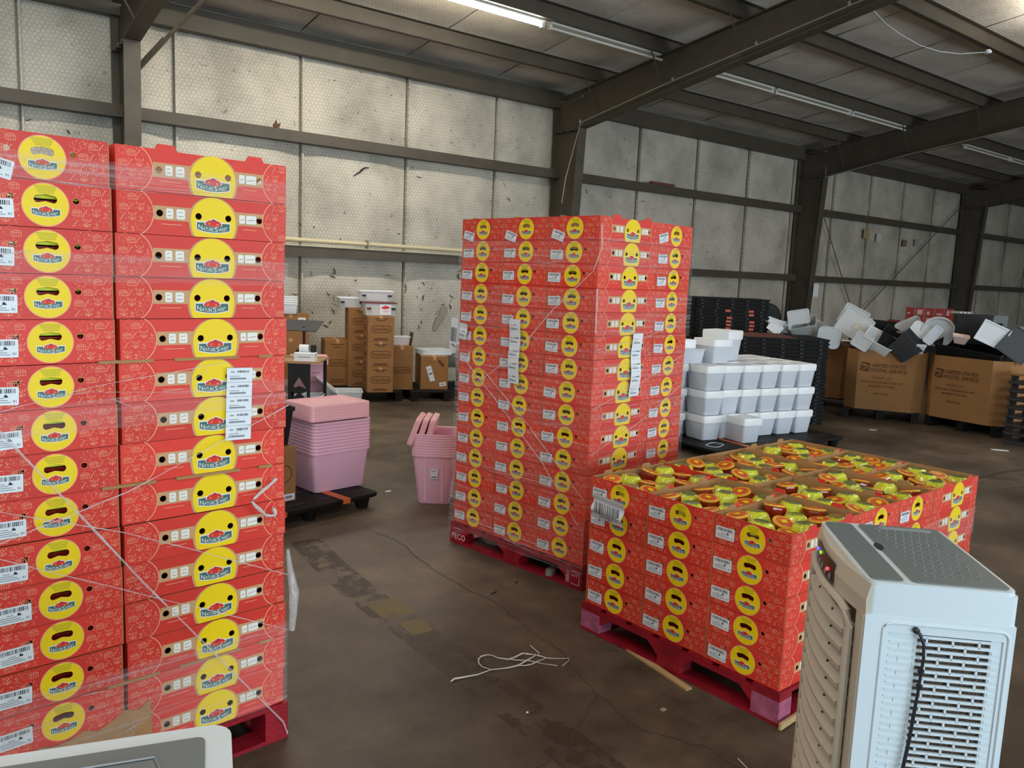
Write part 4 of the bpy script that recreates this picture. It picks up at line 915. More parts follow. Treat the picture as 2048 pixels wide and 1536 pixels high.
# second cooler, lower left: only its lid corner shows
al = math.radians(163)
t_ = thing('air_cooler', 'grey-topped air cooler cut off at the lower left corner', 'air cooler', (.385, 1.185, 0), math.radians(-17))
mb = MB(); mb.loft([[(x, y, z) for x, y, _ in rrect(.55, .37, .035, 0, 5, -.275, -.185)] for z in (1.155, 1.192, 1.2)], cool_w); mb.build('top_rim', t_, True)
mb = MB(); mb.loft([[(x, y, z) for x, y, _ in rrect(.54, .36, .03, 0, 4, -.275, -.185)] for z in (.06, 1.156)], cool_w); mb.build('body', t_, True)
mb = MB(); mb.loft([[(x, y, z) for x, y, _ in rrect(.485, .31, .012, 0, 3, -.28, -.19)] for z in (1.199, 1.2035)], cool_g); l = mb.build('tank_lid', t_, True)
mb = MB(); mb.loft([[(x, y, 1.2036) for x, y in ((-.105, -.075), (-.09, -.13), (-.2, -.2), (-.45, -.2), (-.45, -.075))], [(x, y, 1.206) for x, y in ((-.112, -.082), (-.098, -.128), (-.2, -.193), (-.44, -.193), (-.44, -.082))]], cool_g)
mb.tube([(-.45, -.075, 1.206), (-.105, -.075, 1.206), (-.09, -.128, 1.206), (-.2, -.2, 1.206)], .0018, cool_gl, 5); mb.build('raised_panel', l)
for x in (-.06, -.49):
    for y in (-.06, -.3): mb = MB(); mb.lathe([(.03, -.012), (.03, .012)], blackm, 12, TM(x, y, .03) @ Matrix.Rotation(PI / 2, 4, 'X')); mb.build('castor', t_, True)

# ------------------------------------------------------------------ tubs, totes, lids
def tote_mesh(w, d, h, inset, m, rim=.018, rimh=.02, r_=.04, wall=.004, ribs=None, solidtop=False):
    mb = MB(); R_ = lambda ww, dd, z: rrect(ww, dd, r_ * min(ww / w, 1), z, 4)
    rg = [R_(w - inset * 2 - .01, d - inset * 2 - .01, 0), R_(w - inset * 2, d - inset * 2, .008), R_(w, d, h - rimh), R_(w + rim, d + rim, h - rimh), R_(w + rim * 1.3, d + rim * 1.3, h - rimh * .3), R_(w + rim, d + rim, h)]
    if not solidtop: rg += [R_(w - wall, d - wall, h - .003), R_(w - inset * 2 - wall * 2, d - inset * 2 - wall * 2, .012)]
    mb.loft(rg, m); return mb
def lid_mesh(w, d, h, m, r_=.03):
    mb = MB(); mb.loft([rrect(w, d, r_, 0, 4), rrect(w + .004, d + .004, r_, h * .75, 4), rrect(w - .004, d - .004, r_, h, 4), rrect(w - .05, d - .05, r_ * .8, h, 4), rrect(w - .06, d - .06, r_ * .7, h - .008, 4)], m); return mb

# black plastic pallets
def plastic_pallet(label, M, w, d, h=.13, straps=(), name='black_pallet', group=None, legs=True):
    t_ = thing(name, label, 'pallet', mw=M, group=group)
    mb = MB(); t0 = h - .035
    mb.loft([rrect(w - .02, d - .02, .05, t0, 3), rrect(w, d, .05, t0 + .01, 3), rrect(w, d, .05, h - .004, 3), rrect(w - .01, d - .01, .05, h, 3)], blackp); mb.build('deck', t_)
    mb = MB()
    for i in range(4):
        for j in range(3): mb.box((-w * .4 + i * w * .24, -d * .38 + j * d * .3, h), (-w * .4 + i * w * .24 + w * .14, -d * .38 + j * d * .3 + d * .03, h + .0015), blackm)
    o = mb.build('deck_slot', t_); o['kind'] = 'stuff'
    if legs:
        for i in (-1, 0, 1):
            for j in (-1, 0, 1): mb = MB(); mb.lathe([(.045, 0), (.05, .01), (.07, t0)], blackp, 12, TM(i * (w / 2 - .1), j * (d / 2 - .1))); mb.build('leg', t_, True)
    for x in straps: mb = MB(); mb.box((x - .035, -d / 2 - .002, h - .035), (x + .035, d / 2 + .002, h + .003), orange); mb.build('orange_band', t_)
    return t_
# group at left: pink totes on black pallet
plastic_pallet('black plastic pallet with orange bands under the pink totes', TM(2.36, 6.0, 0, math.radians(12)), 1.22, .95, straps=(.28, -.3))
TB = tote_mesh(.53, .40, .335, .028, pink, rimh=.022).mesh('pink_tote', True)
pg = 'nested pink totes on the black pallet'
apt = math.radians(8)
for k in range(10):
    o = link('pink_tote', TB, None, TM(2.79, 6.05, .1345 + .0265 * k, apt)); tag(o, f'pink plastic tote on the black pallet, {["bottom-most of the nested stack","second from the bottom of the nested stack","third from the bottom of the nested stack","fourth from the bottom of the nested stack","fifth from the bottom of the nested stack","fifth from the top of the nested stack","fourth from the top of the nested stack","third from the top of the nested stack","second from the top of the nested stack","uppermost of the nested stack"][k]}', 'tote', pg)
LM = lid_mesh(.55, .42, .035, pink_in).mesh('pink_lid', True)
for k in range(5):
    o = link('tote_cover', LM, None, TM(2.765, 6.03, .722 + .023 * k, apt + .0 + R.uniform(-.01, .01), 0)); tag(o, f'pink tote lid on the nested pink totes, {["lowest","fourth down","third down","second down","topmost"][k]} of the lid pile', 'lid', 'pink lids on the nested totes')
# pink wastebasket totes on the floor
def pink_bin():
    mb = tote_mesh(.36, .36, .43, .045, pink, rimh=.02, r_=.06)
    return mb
PBm = pink_bin().mesh('pink_bin', True); ab = math.radians(-38)
for k in range(9):
    t_ = thing('pink_bin', f'tall pink bin beside the middle stack, {["outermost","second from the bottom","third from the bottom","fourth from the bottom","middle one","fourth from the top","third from the top","second from the top","innermost"][k]} of the nest', 'bin', (3.57, 5.63, .001 + .0215 * k), ab, 'nested pink bins on the floor'); link('shell', PBm, t_)
    if k == 0:
        for x in (-.07, .07): mb = MB(); mb.loft([[(x - .009, -.140, .02), (x + .009, -.140, .02), (x + .009, -.13, .02), (x - .009, -.13, .02)], [(x - .009, -.181, .385), (x + .009, -.181, .385), (x + .009, -.17, .385), (x - .009, -.17, .385)]], pink); mb.build('rib', t_)
        MS = TM(0, -.172, .27) @ Matrix.Rotation(math.radians(6.3), 4, 'X') @ FS
        mb = MB(); mb.poly(rr2(-.03, -.045, .035, .04, .004), [], label_w, .004, MS); mb.line([(-.02, -.03), (.025, -.03)], .01, mat('print_blue', (70, 110, 190), .5), .0045, MS); mb.line([(-.02, .02), (.02, .022)], .006, ink_lt, .0045, MS); mb.build('sticker', t_)
LB = lid_mesh(.37, .24, .045, pink_in).mesh('pink_lid', True)
for k, (dx, ll) in enumerate(((-.11, 'leftmost'), (-.045, 'middle'), (.02, 'rightmost'))):
    o = link('bin_cover', LB, None, TM(3.57, 5.63, 0, ab) @ TM(dx - .04, .0, .60, 0, 0, math.radians(-70 - 3 * k)) @ Matrix.Rotation(PI / 2, 4, 'Z')); tag(o, f'pink lid standing in the tall pink bin, {ll} of three', 'lid', 'pink lids standing in the bin')
# white buckets behind
for k in range(4):
    mb = MB(); mb.lathe([(.14, 0), (.165, .16), (.185, .165), (.19, .18), (.18, .2), (.165, .2), (.13, .02)], lid_w, 28)
    o = mb.build('white_bucket', None, True, TM(5.46, 7.82, .002 + .06 * k)); tag(o, f'white round bucket half hidden behind the middle stack, {["lowest","third down","second down","top"][k]} of the nest', 'bucket', 'nested white buckets')

# brown cartons along the wall
def logo_box(name, label, M, w, d, h, text=True, side=True, small=False, vertical=False, group='brown cartons along the wall', lines=True):
    t_ = thing(name, label, 'box', mw=M, group=group); mb = MB(); mb.loft([rrect(w, d, .006, 0, 1), rrect(w, d, .006, h, 1)], brown_box); mb.build('body', t_)
    mb = MB(); mb.box((-.025, -d / 2 - .001, h - .05), (.025, -d / 2, h + .001), tan); mb.box((-.025, -d / 2, h), (.025, d / 2, h + .001), tan); mb.build('tape', t_)
    def face(MF, fw_):
        mb = MB(); lw = min(.30, fw_ * .8); lh = lw * .34; zc = h * (.5 if not small else .45)
        o_ = rr2(-lw / 2, zc - lh / 2, lw / 2, zc + lh / 2, lh * .48, 4); i_ = rr2(-lw / 2 + .009, zc - lh / 2 + .009, lw / 2 - .009, zc + lh / 2 - .009, lh * .4, 4)
        mb.poly(o_, [i_], kraft_dk, .0015, MF); mb.text('Sterilite', 0, zc - lh * .2, lh * .62, kraft_dk, .0015, MF, width=lw * .78, align='CENTER', bold=.012)
        if lines:
            for zz, ff in ((h * .9, .5), (h * .84, .3), (h * .13, .5), (h * .08, .6)): mb.line([(-fw_ * ff / 2, zz), (fw_ * ff / 2, zz)], .012, kraft_dk, .0015, MF)
        mb.build('printing', t_)
    if text: face(TM(0, -d / 2) @ FS, w)
    if side: face(TM(-w / 2, 0) @ FW, d)
    return t_
wallang = math.radians(-20)
def wp(label, x, y, w, d, ang=wallang, h=.15):
    t_ = thing('low_pallet', label, 'pallet', (x, y, 0), ang); n = int(d / .13)
    for k in range(n): mb = MB(); yy = -d / 2 + k * (d - .1) / (n - 1); mb.box((-w / 2, yy, h - .02), (w / 2, yy + .1, h), blackp); mb.build('deck_board', t_)
    for x_ in (-w / 2, -.05, w / 2 - .1): mb = MB(); mb.box((x_, -d / 2, 0), (x_ + .1, d / 2, h - .0205), blackp); mb.build('stringer', t_)
    return t_
wp('dark pallet along the wall under the left brown cartons', 5.5, 11.05, 1.3, 1.0)
wp('dark pallet along the wall under the right brown cartons', 6.75, 10.6, 1.1, 1.1)
# three stacked, front
sl_ = [('bottom', 0), ('middle', 1), ('top', 2)]
for nm, k in sl_: logo_box('brown_carton', f'brown carton with oval logo, {nm} of the tall front pile by the wall', TM(5.68, 10.65, .151 + .372 * k, wallang), .38, .55, .37)
for nm, k in (('lower', 0), ('middle', 1), ('upper', 2)): logo_box('brown_carton', f'brown carton with oval logo, {nm} one of the pile behind the tall front pile', TM(5.70, 11.28, .151 + .40 * k, wallang), .42, .5, .398)
logo_box('brown_carton', 'tall brown carton with oval logo, left of the tall front pile', TM(5.40, 11.52, .151, wallang + .05), .38, .5, .70)
logo_box('brown_carton', 'tall open brown carton with small oval logo, right of the tall front pile', TM(6.10, 10.75, .151, wallang), .34, .5, .66, small=True, side=False, lines=False)
t_ = logo_box('brown_carton', 'low brown carton with tilted white label, near the middle stack', TM(6.72, 10.82, .151, wallang - .1), .42, 1.0, .50, text=False, side=False)
mb = MB(); MS = TM(-.06, -.501, .24) @ Matrix.Rotation(0, 4, 'Z') @ FS @ Matrix.Rotation(.3, 4, 'Z'); mb.poly(rr2(-.04, -.12, .04, .12, .004), [], label_w, .002, MS); mb.line([(-.03, 0), (.03, 0)], .03, ink_lt, .003, MS); mb.line([(-.03, .07), (.03, .07)], .01, ink_lt, .003, MS); mb.build('label', t_)
mb = MB(); MS = TM(.1, -.501, .40) @ FS @ Matrix.Rotation(-.8, 4, 'Z'); mb.poly(rr2(-.06, -.018, .06, .018, .004), [], kraft_dk, .002, MS); mb.build('tape_patch', t_)
mb = MB(); MS = TM(.13, -.501, .08) @ FS @ Matrix.Rotation(.2, 4, 'Z'); mb.poly(rr2(-.05, -.03, .05, .03, .004), [], label_w, .002, MS); mb.line([(-.03, 0), (.03, 0)], .015, ink_lt, .003, MS); mb.build('label', t_)
# clear drawers on the tall pile
def drawer_unit(label, M, w, d, h, redlbl):
    t_ = thing('clear_drawer_unit', label, 'storage drawers', mw=M)
    mb = MB(); mb.loft([rrect(w - .03, d - .03, .02, 0, 3), rrect(w, d, .02, h - .02, 3), rrect(w, d, .02, h, 3)], clear_g); mb.build('body', t_, True)
    mb = MB(); mb.box((-w / 2 - .01, -d / 2 - .01, h - .015), (w / 2 + .01, d / 2 + .01, h + .003), mat('maroon_plastic', (110, 34, 34), .4) if redlbl else lid_w); mb.build('rim', t_)
    for x in (-w * .38, w * .40): mb = MB(); mb.box((x - .03, -d / 2 - .02, h * .45), (x + .03, -d / 2, h * .62), blackm if not redlbl or x > 0 else mat('maroon_plastic', (110, 34, 34), .4)); mb.build('latch', t_)
    if redlbl:
        mb = MB(); mb.box((-.02, -d / 2 - .008, .01), (.15, -d / 2 - .002, h * .86), label_w); l = mb.build('picture_label', t_)
        mb = MB(); mb.poly([(-.005, h * .6), (.06, h * .78), (.12, h * .7), (.13, h * .58), (.05, h * .5)], [], tom, .0095, TM(0, -d / 2) @ FS); mb.poly([(.02, h * .35), (.1, h * .45), (.13, h * .35), (.05, h * .25)], [], pink, .0095, TM(0, -d / 2) @ FS); mb.build('picture', l)
    return t_
drawer_unit('clear drawer box with red and white picture label on the tall carton pile', TM(5.72, 10.72, 1.268, wallang), .46, .40, .19, True)
drawer_unit('clear grey box behind the one with the picture label', TM(5.56, 11.35, 1.352, wallang), .36, .4, .15, False)
drawer_unit('clear box with black latch and white rim, topmost by the wall', TM(5.85, 11.1, 1.46, wallang), .5, .36, .16, False)
# white tubs right of the pile
TW = tote_mesh(.30, .24, .13, .012, lid_w, rimh=.015, r_=.02).mesh('white_tub', True)
o = link('white_tub', TW, None, TM(6.08, 10.72, .815, wallang)); tag(o, 'white tub on the open brown carton with the small logo', 'tub')
mb = MB(); mb.box((-.006, -.22, 0), (.006, .02, .2), kraft_dk); tag(mb.build('carton_flap', None, False, TM(6.24, 10.72, .815, wallang, 0, .15)), 'dark raised flap beside the white tub on the brown carton', 'cardboard')
for k in range(4):
    o = lid_mesh(.5, .42, .02, clear_w).build('tub_cover', None, True, TM(6.72 + .012 * k, 10.75 + .015 * k, .652 + .018 * k, wallang + .08 * k)); tag(o, f'pale lid on the low brown carton, {["lowest","third down","second down","top"][k]} of the loose pile', 'lid', 'pale lids on the low carton')
TT = tote_mesh(.42, .36, .50, .03, clear_w, rimh=.03, r_=.05).mesh('tall_clear_tub', True)
for k in range(2):
    o = link('clear_tub', TT, None, TM(7.12, 10.32, .151 + .2 * k, wallang)); tag(o, f'pale translucent tub partly hidden behind the middle stack, {["lower","upper"][k]} of two nested', 'tub', 'nested translucent tubs by the middle stack')
o = tote_mesh(.42, .4, .24, .02, clear_g, rimh=.02).build('clear_tub', None, True, TM(7.18, 10.95, .42, wallang)); tag(o, 'grey clear tub behind the translucent tubs near the middle stack', 'tub')
# far left cartons behind the cash table
for k, (x, y, z, w, h, l) in enumerate(((4.72, 11.65, .151, .52, .36, 'lowest'), (4.72, 11.65, .512, .52, .36, 'middle'), (4.72, 11.65, .873, .52, .36, 'uppermost'))):
    t_ = logo_box('brown_carton', f'plain brown carton, {l} of the pile left of the wall cartons', TM(x, y, z, wallang), w, .4, h, text=False, side=False)
    if k == 2:
        for x_, z_ in ((.02, .22), (.16, .27)): mb = MB(); mb.poly(rr2(x_ - .055, z_ - .04, x_ + .055, z_ + .04, .004), [], label_w, .002, TM(0, -.2) @ FS); mb.line([(x_ - .03, z_), (x_ + .03, z_)], .02, ink_lt, .003, TM(0, -.2) @ FS); mb.build('label', t_)
wp('dark pallet under the far left brown cartons', 4.75, 11.5, .8, .6)
TWS = tote_mesh(.34, .30, .15, .012, lid_w, rimh=.012, r_=.02).mesh('white_tub', True)
for k in range(4):
    o = link('white_tub', TWS, None, TM(4.62, 11.6, 1.234 + .034 * k, wallang)); tag(o, f'white tub above the far left brown cartons, {["lowest","third down","second down","top"][k]} of the nest', 'tub', 'nested white tubs above the brown cartons')
# cash table
ta = math.radians(-35)
t_ = thing('work_table', 'wood-topped table with black perforated frame behind the pink totes', 'table', (4.08, 10.2, 0), ta)
mb = MB(); mb.box((-.5, -.35, .70), (.5, .35, .725), wood_t); mb.build('table_top', t_)
for x in (-.46, .10): 
    mb = MB(); mb.prism([(-.14, 0), (.14, 0), (.14, .69), (-.14, .69)], [[(-.1, .36), (.0, .52), (.1, .36), (.0, .40)], [(-.1, .06), (.1, .06), (.0, .2)], [(-.1, .22), (-.02, .30), (-.1, .33)], [(.1, .22), (.02, .30), (.1, .33)]], .03, blackm, blackm, blackm, TM(x + .14, -.34) @ FS); mb.build('leg_frame', t_)
for x in (-.46, .43): mb = MB(); mb.box((x, .3, 0), (x + .04, .34, .70), blackm); mb.build('leg', t_)
tt = TM(4.08, 10.2, 0, ta)
t_ = thing('receipt_printer', 'small white printer with paper feeding out on the wood-topped table', 'printer', mw=tt @ TM(.30, -.22, .7255))
mb = MB(); mb.loft([rrect(.27, .2, .012, 0, 2), rrect(.27, .2, .012, .10, 2), rrect(.25, .18, .012, .108, 2)], lid_w); mb.build('body', t_)
mb = MB(); mb.box((-.08, -.1015, .05), (.08, -.0995, .055), ink); mb.build('slot', t_)
mb = MB(); mb.lathe([(.05, -.06), (.05, .06)], label_w, 18, TM(-.02, .02, .155) @ Matrix.Rotation(PI / 2, 4, 'Y')); mb.build('paper_roll', t_, True)
mb = MB(); mb.box((.07, -.03, .10), (.12, .08, .20), blackm); mb.box((-.12, -.03, .10), (-.10, .08, .14), blackm); mb.build('roll_holder', t_)
t_ = thing('display_screen', 'dark tilted screen on a pole above the white printer', 'monitor', mw=tt @ TM(.22, .05, .7255))
mb = MB(); mb.tube([(0, 0, .02), (0, 0, .42)], .018, blackm, 8); mb.build('pole', t_, True); mb = MB(); mb.lathe([(.1, 0), (.1, .012), (.02, .02)], blackm, 20); mb.build('foot', t_, True)
mb = MB(); mb.add([(-.34, -.06, .37), (.17, -.06, .37), (.24, .10, .50), (-.34, .10, .50), (-.34, -.05, .36), (.17, -.05, .36), (.24, .11, .49), (-.34, .11, .49)], [(0, 1, 2, 3), (7, 6, 5, 4), (0, 4, 5, 1), (1, 5, 6, 2), (2, 6, 7, 3), (3, 7, 4, 0)], darkg); mb.build('screen', t_)
# pink lidded tote behind table
t_ = thing('lidded_tote', 'pink tote with overhanging lid standing behind the table', 'tote', (4.62, 10.72, .0), math.radians(-22))
tote_mesh(.46, .40, .60, .035, pink, solidtop=True, rimh=.03).build('body', t_, True); o = lid_mesh(.52, .45, .10, pink_in).build('lid', t_, True, TM(0, 0, .585))
mb = MB(); 
for k, z in enumerate((.47, .34)): mb.line([(.02, z), (.14, z)], .012, mat('print_rose', (190, 110, 130), .5), .004, TM(0, -.196) @ Matrix.Rotation(.058, 4, 'X') @ FS)
mb.build('embossed_mark', t_)
o = tote_mesh(.36, .3, .22, .02, lid_w, rimh=.02).build('white_tub', None, True, TM(4.42, 10.22, .0, ta)); tag(o, 'small white tub on the floor beside the grey clear tote', 'tub')
o = tote_mesh(.58, .38, .22, .02, clear_g, rimh=.02).build('clear_tote', None, True, TM(4.98, 10.42, .0, math.radians(-24))); tag(o, 'grey clear tote on the floor in front of the wall cartons', 'tote')
mb = lid_mesh(.5, .36, .02, clear_g); o = mb.build('tote_cover', None, True, TM(4.80, 10.40, .26, math.radians(-24), 0, math.radians(38))); tag(o, 'grey lid leaning in the clear floor tote', 'lid')
# carton and black bin at the edge of the left stack, on the black pallet
t_ = thing('brown_carton', 'brown carton with round mark glimpsed right of the front left stack', 'box', (2.15, 5.92, .1345), math.radians(8)); mb = MB(); mb.box((-.2, -.2, 0), (.2, .2, .42), brown_box); mb.build('body', t_)
mb = MB(); mb.poly(circ(.1, .22, .07, 24), [circ(.1, .22, .062, 24)], kraft_dk, .0015, TM(0, -.2) @ FS); mb.build('printing', t_); mb = MB(); mb.poly(rr2(.09, .01, .19, .06, .004), [], label_w, .002, TM(0, -.2) @ FS); mb.line([(.11, .035), (.17, .035)], .02, ink_lt, .003, TM(0, -.2) @ FS); mb.build('label', t_)
o = tote_mesh(.40, .34, .30, .03, blackm, rimh=.03).build('black_bin', None, True, TM(2.17, 5.94, .556, math.radians(8))); tag(o, 'black bin on the brown carton at the edge of the front left stack', 'bin')

# ------------------------------------------------------------------ translucent tubs on the right
at = math.radians(-10); CT = (7.22, 5.80); ptx, pty = .302, .38
plastic_pallet('black plastic pallet under the translucent white tubs', TM(8.15, 6.0, 0, math.radians(-7)), 2.2, 1.5, straps=(-.55,))
TUB = tote_mesh(.278, .35, .205, .022, clear_w, rim=.004, rimh=.008, r_=.03, solidtop=True).mesh('tub_body', True); TUL = lid_mesh(.296, .372, .082, lid_w, .03).mesh('tub_lid', True)
def tub(label, M, group):
    t_ = thing('lidded_tub', label, 'tub', mw=M, group=group); link('body', TUB, t_); link('lid', TUL, t_, TM(0, 0, .203)); return t_
tn = ['bottom', 'middle', 'top']; cn = ['first from the left', 'second from the left', 'third from the left', 'fourth from the left', 'fifth from the left', 'right end']; rn = ['front row', 'second row', 'rear row']
for k in range(3):
    for i in range(6):
        for j in range(3):
            x, y = .15 + ptx * i + (.02 if i == 0 else 0), .19 + pty * j - (.03 if i == 0 else 0) + R.uniform(-.008, .008)
            tub(f'white-lidded translucent tub, {tn[k]} layer, {rn[j]}, {cn[i]}', TM(*CT, .1355 + .2865 * k, at) @ TM(x, y, 0, R.uniform(-.01, .01)), 'lidded tubs on the black pallet')
for j in range(2): 
    for k in range(3): tub(f'white-lidded translucent tub at the far left edge, {tn[k]} layer, {["front", "rear"][j]}', TM(*CT, .1355 + .2865 * k, at) @ TM(-.16, .42 + pty * j), 'lidded tubs on the black pallet')
tub('lone white-lidded tub standing in front of the tub stack', TM(7.72, 5.60, .1355, at), 'lidded tubs on the black pallet')
Mt = TM(*CT, .1355 + .2865 * 3, at)
tub('shorter-looking lidded tub on top of the tub stack, middle one of three', Mt @ TM(.42, .36, 0), 'lidded tubs on the black pallet')
t_ = tub('tallest lidded tub on top of the tub stack, right one of three', Mt @ TM(.80, .62, 0, .3), 'lidded tubs on the black pallet'); t_.scale = (1.15, 1.05, 1.3)
o = link('open_tub', tote_mesh(.40, .36, .17, .02, clear_w, solidtop=True, rimh=.01).mesh('open_tub', True), None, Mt @ TM(.02, .42, 0)); tag(o, 'lidless translucent tub on top of the tub stack, left one', 'tub')
o = link('white_case', lid_mesh(.28, .16, .10, lid_w).mesh('white_case', True), None, Mt @ TM(.02, .42, .171)); tag(o, 'small white case with a loop on the lidless tub', 'case')
mb = MB(); mb.tube([(x, y, .005) for x, y, _ in rrect(.24, .15, .05, 0, 4)] + [(.12, .03, .005)], .004, clear_w, 6); tag(mb.build('plastic_hoop', None, True, TM(7.20, 5.56, .132, .3)), 'thin pale rectangular rim lying on the black pallet by the tubs', 'hoop')

# piles of black pallets
def pallet_pile(label_fn, M, n, dz, w, d, group, redmarks=0, brown=False):
    mb = MB(); mb.loft([rrect(w - .03, d - .03, .03, 0, 2), rrect(w - .02, d - .02, .03, dz * .55, 2), rrect(w, d, .03, dz * .6, 2), rrect(w, d, .03, dz * .98, 2)], blackp)
    for q in range(5): mb.box((-w * .42 + q * w * .2, -d / 2 - .003, dz * .1), (-w * .42 + q * w * .2 + .05, -d / 2 + .02, dz * .5), blackm)
    me = mb.mesh('pallet_shell'); mr = MB(); mr.box((-.04, -d / 2 - .006, dz * .2), (.04, -d / 2 + .004, dz * .8), mat('red_marker', (206, 84, 62), .5)); mrm = mr.mesh('red_block')
    for k in range(n):
        t_ = thing('stacked_pallet', label_fn(k, n), 'pallet', mw=M @ TM(R.uniform(-.012, .012), R.uniform(-.012, .012), dz * k, R.uniform(-.008, .008)), group=group); link('shell', me, t_)
        if redmarks and k >= n - redmarks and k < n - 3:
            for x in (-.05, .32): 
                if (k + int(x > 0)) % 5 != 0: link('red_block', mrm, t_, TM(x, 0, 0))
OW = 'first second third fourth fifth sixth seventh eighth ninth tenth eleventh twelfth thirteenth fourteenth fifteenth sixteenth seventeenth eighteenth nineteenth twentieth'.split()
OW += ['twenty-' + w for w in OW[:9]] + ['thirtieth']
def lf(nm):
    def f(k, n): return f'black plastic pallet in the {nm} pile, ' + ('topmost' if k == n - 1 else 'lowest' if k == 0 else f'{OW[n - k - 1]} from the top')
    return f
pallet_pile(lf('near black'), TM(10.20, 6.97, 0, math.radians(-40)), 22, .055, 1.32, 1.0, 'near pile of black pallets')
pallet_pile(lf('tall far black'), TM(10.95, 8.45, 0, math.radians(-40)), 30, .057, 1.2, 1.0, 'far pile of black pallets', redmarks=15)
mb = MB(); mb.box((-.66, -.48, 0), (.2, .48, .006), mat('rust_sheet', (110, 66, 48), .8)); tag(mb.build('rusty_sheet', None, False, TM(10.20, 6.97, 1.2105, math.radians(-40))), 'rusty brown sheet on the near pile of black pallets', 'sheet')
mb = MB(); mb.lathe([(.05, -.05), (.20, -.06), (.23, 0), (.20, .06), (.05, .05)], blackm, 28, Matrix.Rotation(PI / 2, 4, 'X')); tag(mb.build('black_disc', None, True, TM(11.55, 8.05, 1.42, math.radians(-40))), 'round black disc beside the tall far pallet pile', 'disc')


# ------------------------------------------------------------------ bulk cartons with postal printing, and what is piled in them
VR = math.radians(-64)
def gaylord(label, cx, cy, ang, w, d, h=.89, z0=.15, text=True, group='bulk postal cartons'):
    t_ = thing('bulk_carton', label, 'box', (cx, cy, z0 + .001), ang, group)
    def oct_(w_, d_, z, c=.16, bulge=0):
        a, b = w_ / 2, d_ / 2; return [(a, -b + c, z), (a, b - c, z), (a - c, b, z), (-a + c, b, z), (-a, b - c, z), (-a, -b + c, z), (-a + c, -b, z), (a - c, -b, z)]
    mb = MB(); mb.loft([oct_(w, d, 0), oct_(w + .02, d + .02, h * .5), oct_(w + .01, d + .01, h), oct_(w - .02, d - .02, h), oct_(w - .03, d - .03, .02)], brown_box)
    mb.build('wall', t_)
    if text:
        MF = TM(0, -d / 2 - .012) @ FS; mb = MB(); K = kraft_dk; x0 = -w / 2 + .18
        mb.poly([(x0, .58), (x0 + .12, .57), (x0 + .14, .70), (x0 + .02, .71)], [], K, .001, MF)
        mb.poly([(x0 + .015, .685), (x0 + .075, .68), (x0 + .128, .655), (x0 + .10, .648), (x0 + .04, .655), (x0 + .02, .665)], [], brown_box, .002, MF); mb.poly([(x0 + .01, .588), (x0 + .10, .64), (x0 + .118, .63), (x0 + .012, .58)], [], brown_box, .002, MF)
        o_ = mb.build('eagle_emblem', t_)
        mb = MB(); mb.text('UNITED STATES', x0 + .155, .645, .075, K, .001, MF, width=.46, bold=.01, fn=lambda a, b: (a + (b - .64) * .2, b))
        mb.text('POSTAL SERVICE', x0 + .145, .572, .075, K, .001, MF, width=.49, bold=.01, fn=lambda a, b: (a + (b - .57) * .2, b)); mb.build('lettering', t_)['kind'] = 'stuff'
        mb = MB()
        for tx, z_, wd in (('DO NOT CUT', .47, .26), ('DESIGNED FOR MULTIPLE USE', .405, .56), ('PROPERTY OF USPS', .345, .36), ('RECYCLE', .235, .2)): mb.text(tx, x0 + .32, z_, .042, mat('kraft_ink_red', (104, 56, 34), .8), .001, MF, width=wd, align='CENTER', bold=.008)
        mb.build('small_lettering', t_)['kind'] = 'stuff'
        mb = MB(); MG = TM(w / 2 + .013, -d / 2) @ Matrix(((0, 0, 1, 0), (1, 0, 0, 0), (0, 1, 0, 0), (0, 0, 0, 1))); mb.poly([(.22, .58), (.34, .57), (.36, .70), (.24, .71)], [], K, .001, MG); mb.build('side_emblem', t_)
    mb = MB(); mb.loft([oct_(w - .06, d - .06, .03), oct_(w - .06, d - .06, h - .12)], brown_box); mb.build('packed_filling', t_)
    return t_
g1 = math.radians(-61); g2 = math.radians(-97)
gaylord('big brown bulk carton with postal lettering, left of the two fully seen', 12.03, 6.20, g1, 1.08, .95)
gaylord('big brown bulk carton with postal lettering at the right edge', 12.30, 4.93, g2, 1.14, .98)
gaylord('brown bulk carton mostly hidden behind the near black pallet pile', 12.42, 7.46, g1, .9, .92, text=False)
gaylord('brown bulk carton furthest back behind the black pallet piles', 12.2, 8.6, g1, .9, .9, text=False)
for l, x, y, a in (('dark pallet under the left postal carton', 12.01, 6.22, g1), ('dark pallet under the right postal carton', 12.30, 4.90, g2), ('dark pallet under the hidden bulk carton', 12.42, 7.46, g1), ('dark pallet under the furthest bulk carton', 12.2, 8.6, g1)): wp(l, x, y, 1.05, .9, a)
def ctub(label, x, y, z, w, d, h, m, tilt=0, rx=0, rz=0, cat='tub', name='loose_tub', rnd=.05, inset=.03):
    x += .24; y += .11; z += .03
    o = tote_mesh(w, d, h, inset, m, rim=.015, rimh=.02, r_=rnd).build(name, None, True, TM(x, y, z, VR + rz, rx, tilt) @ TM(0, 0, -h / 2)); return tag(o, label, cat)
def cpanel(label, x, y, z, w, h, m, tilt=0, rx=0, rz=0, th=.02, name='loose_cover', cat='lid', rnd=.03):
    x += .24; y += .11; z += .03
    mb = MB(); mb.loft([rrect(w, h, rnd, 0, 4), rrect(w, h, rnd, th, 4), rrect(w - .04, h - .04, rnd * .7, th, 4), rrect(w - .05, h - .05, rnd * .7, th * .6, 4)], m)
    o = mb.build(name, None, True, TM(x, y, z, VR + rz, 0, tilt) @ Matrix.Rotation(PI / 2 + rx, 4, 'X')); return tag(o, label, cat)
ctub('leaning clear tub with a smaller lid in it, behind the near black pallets', 11.42, 7.30, 1.22, .42, .34, .30, clear_g, -.25, .5)
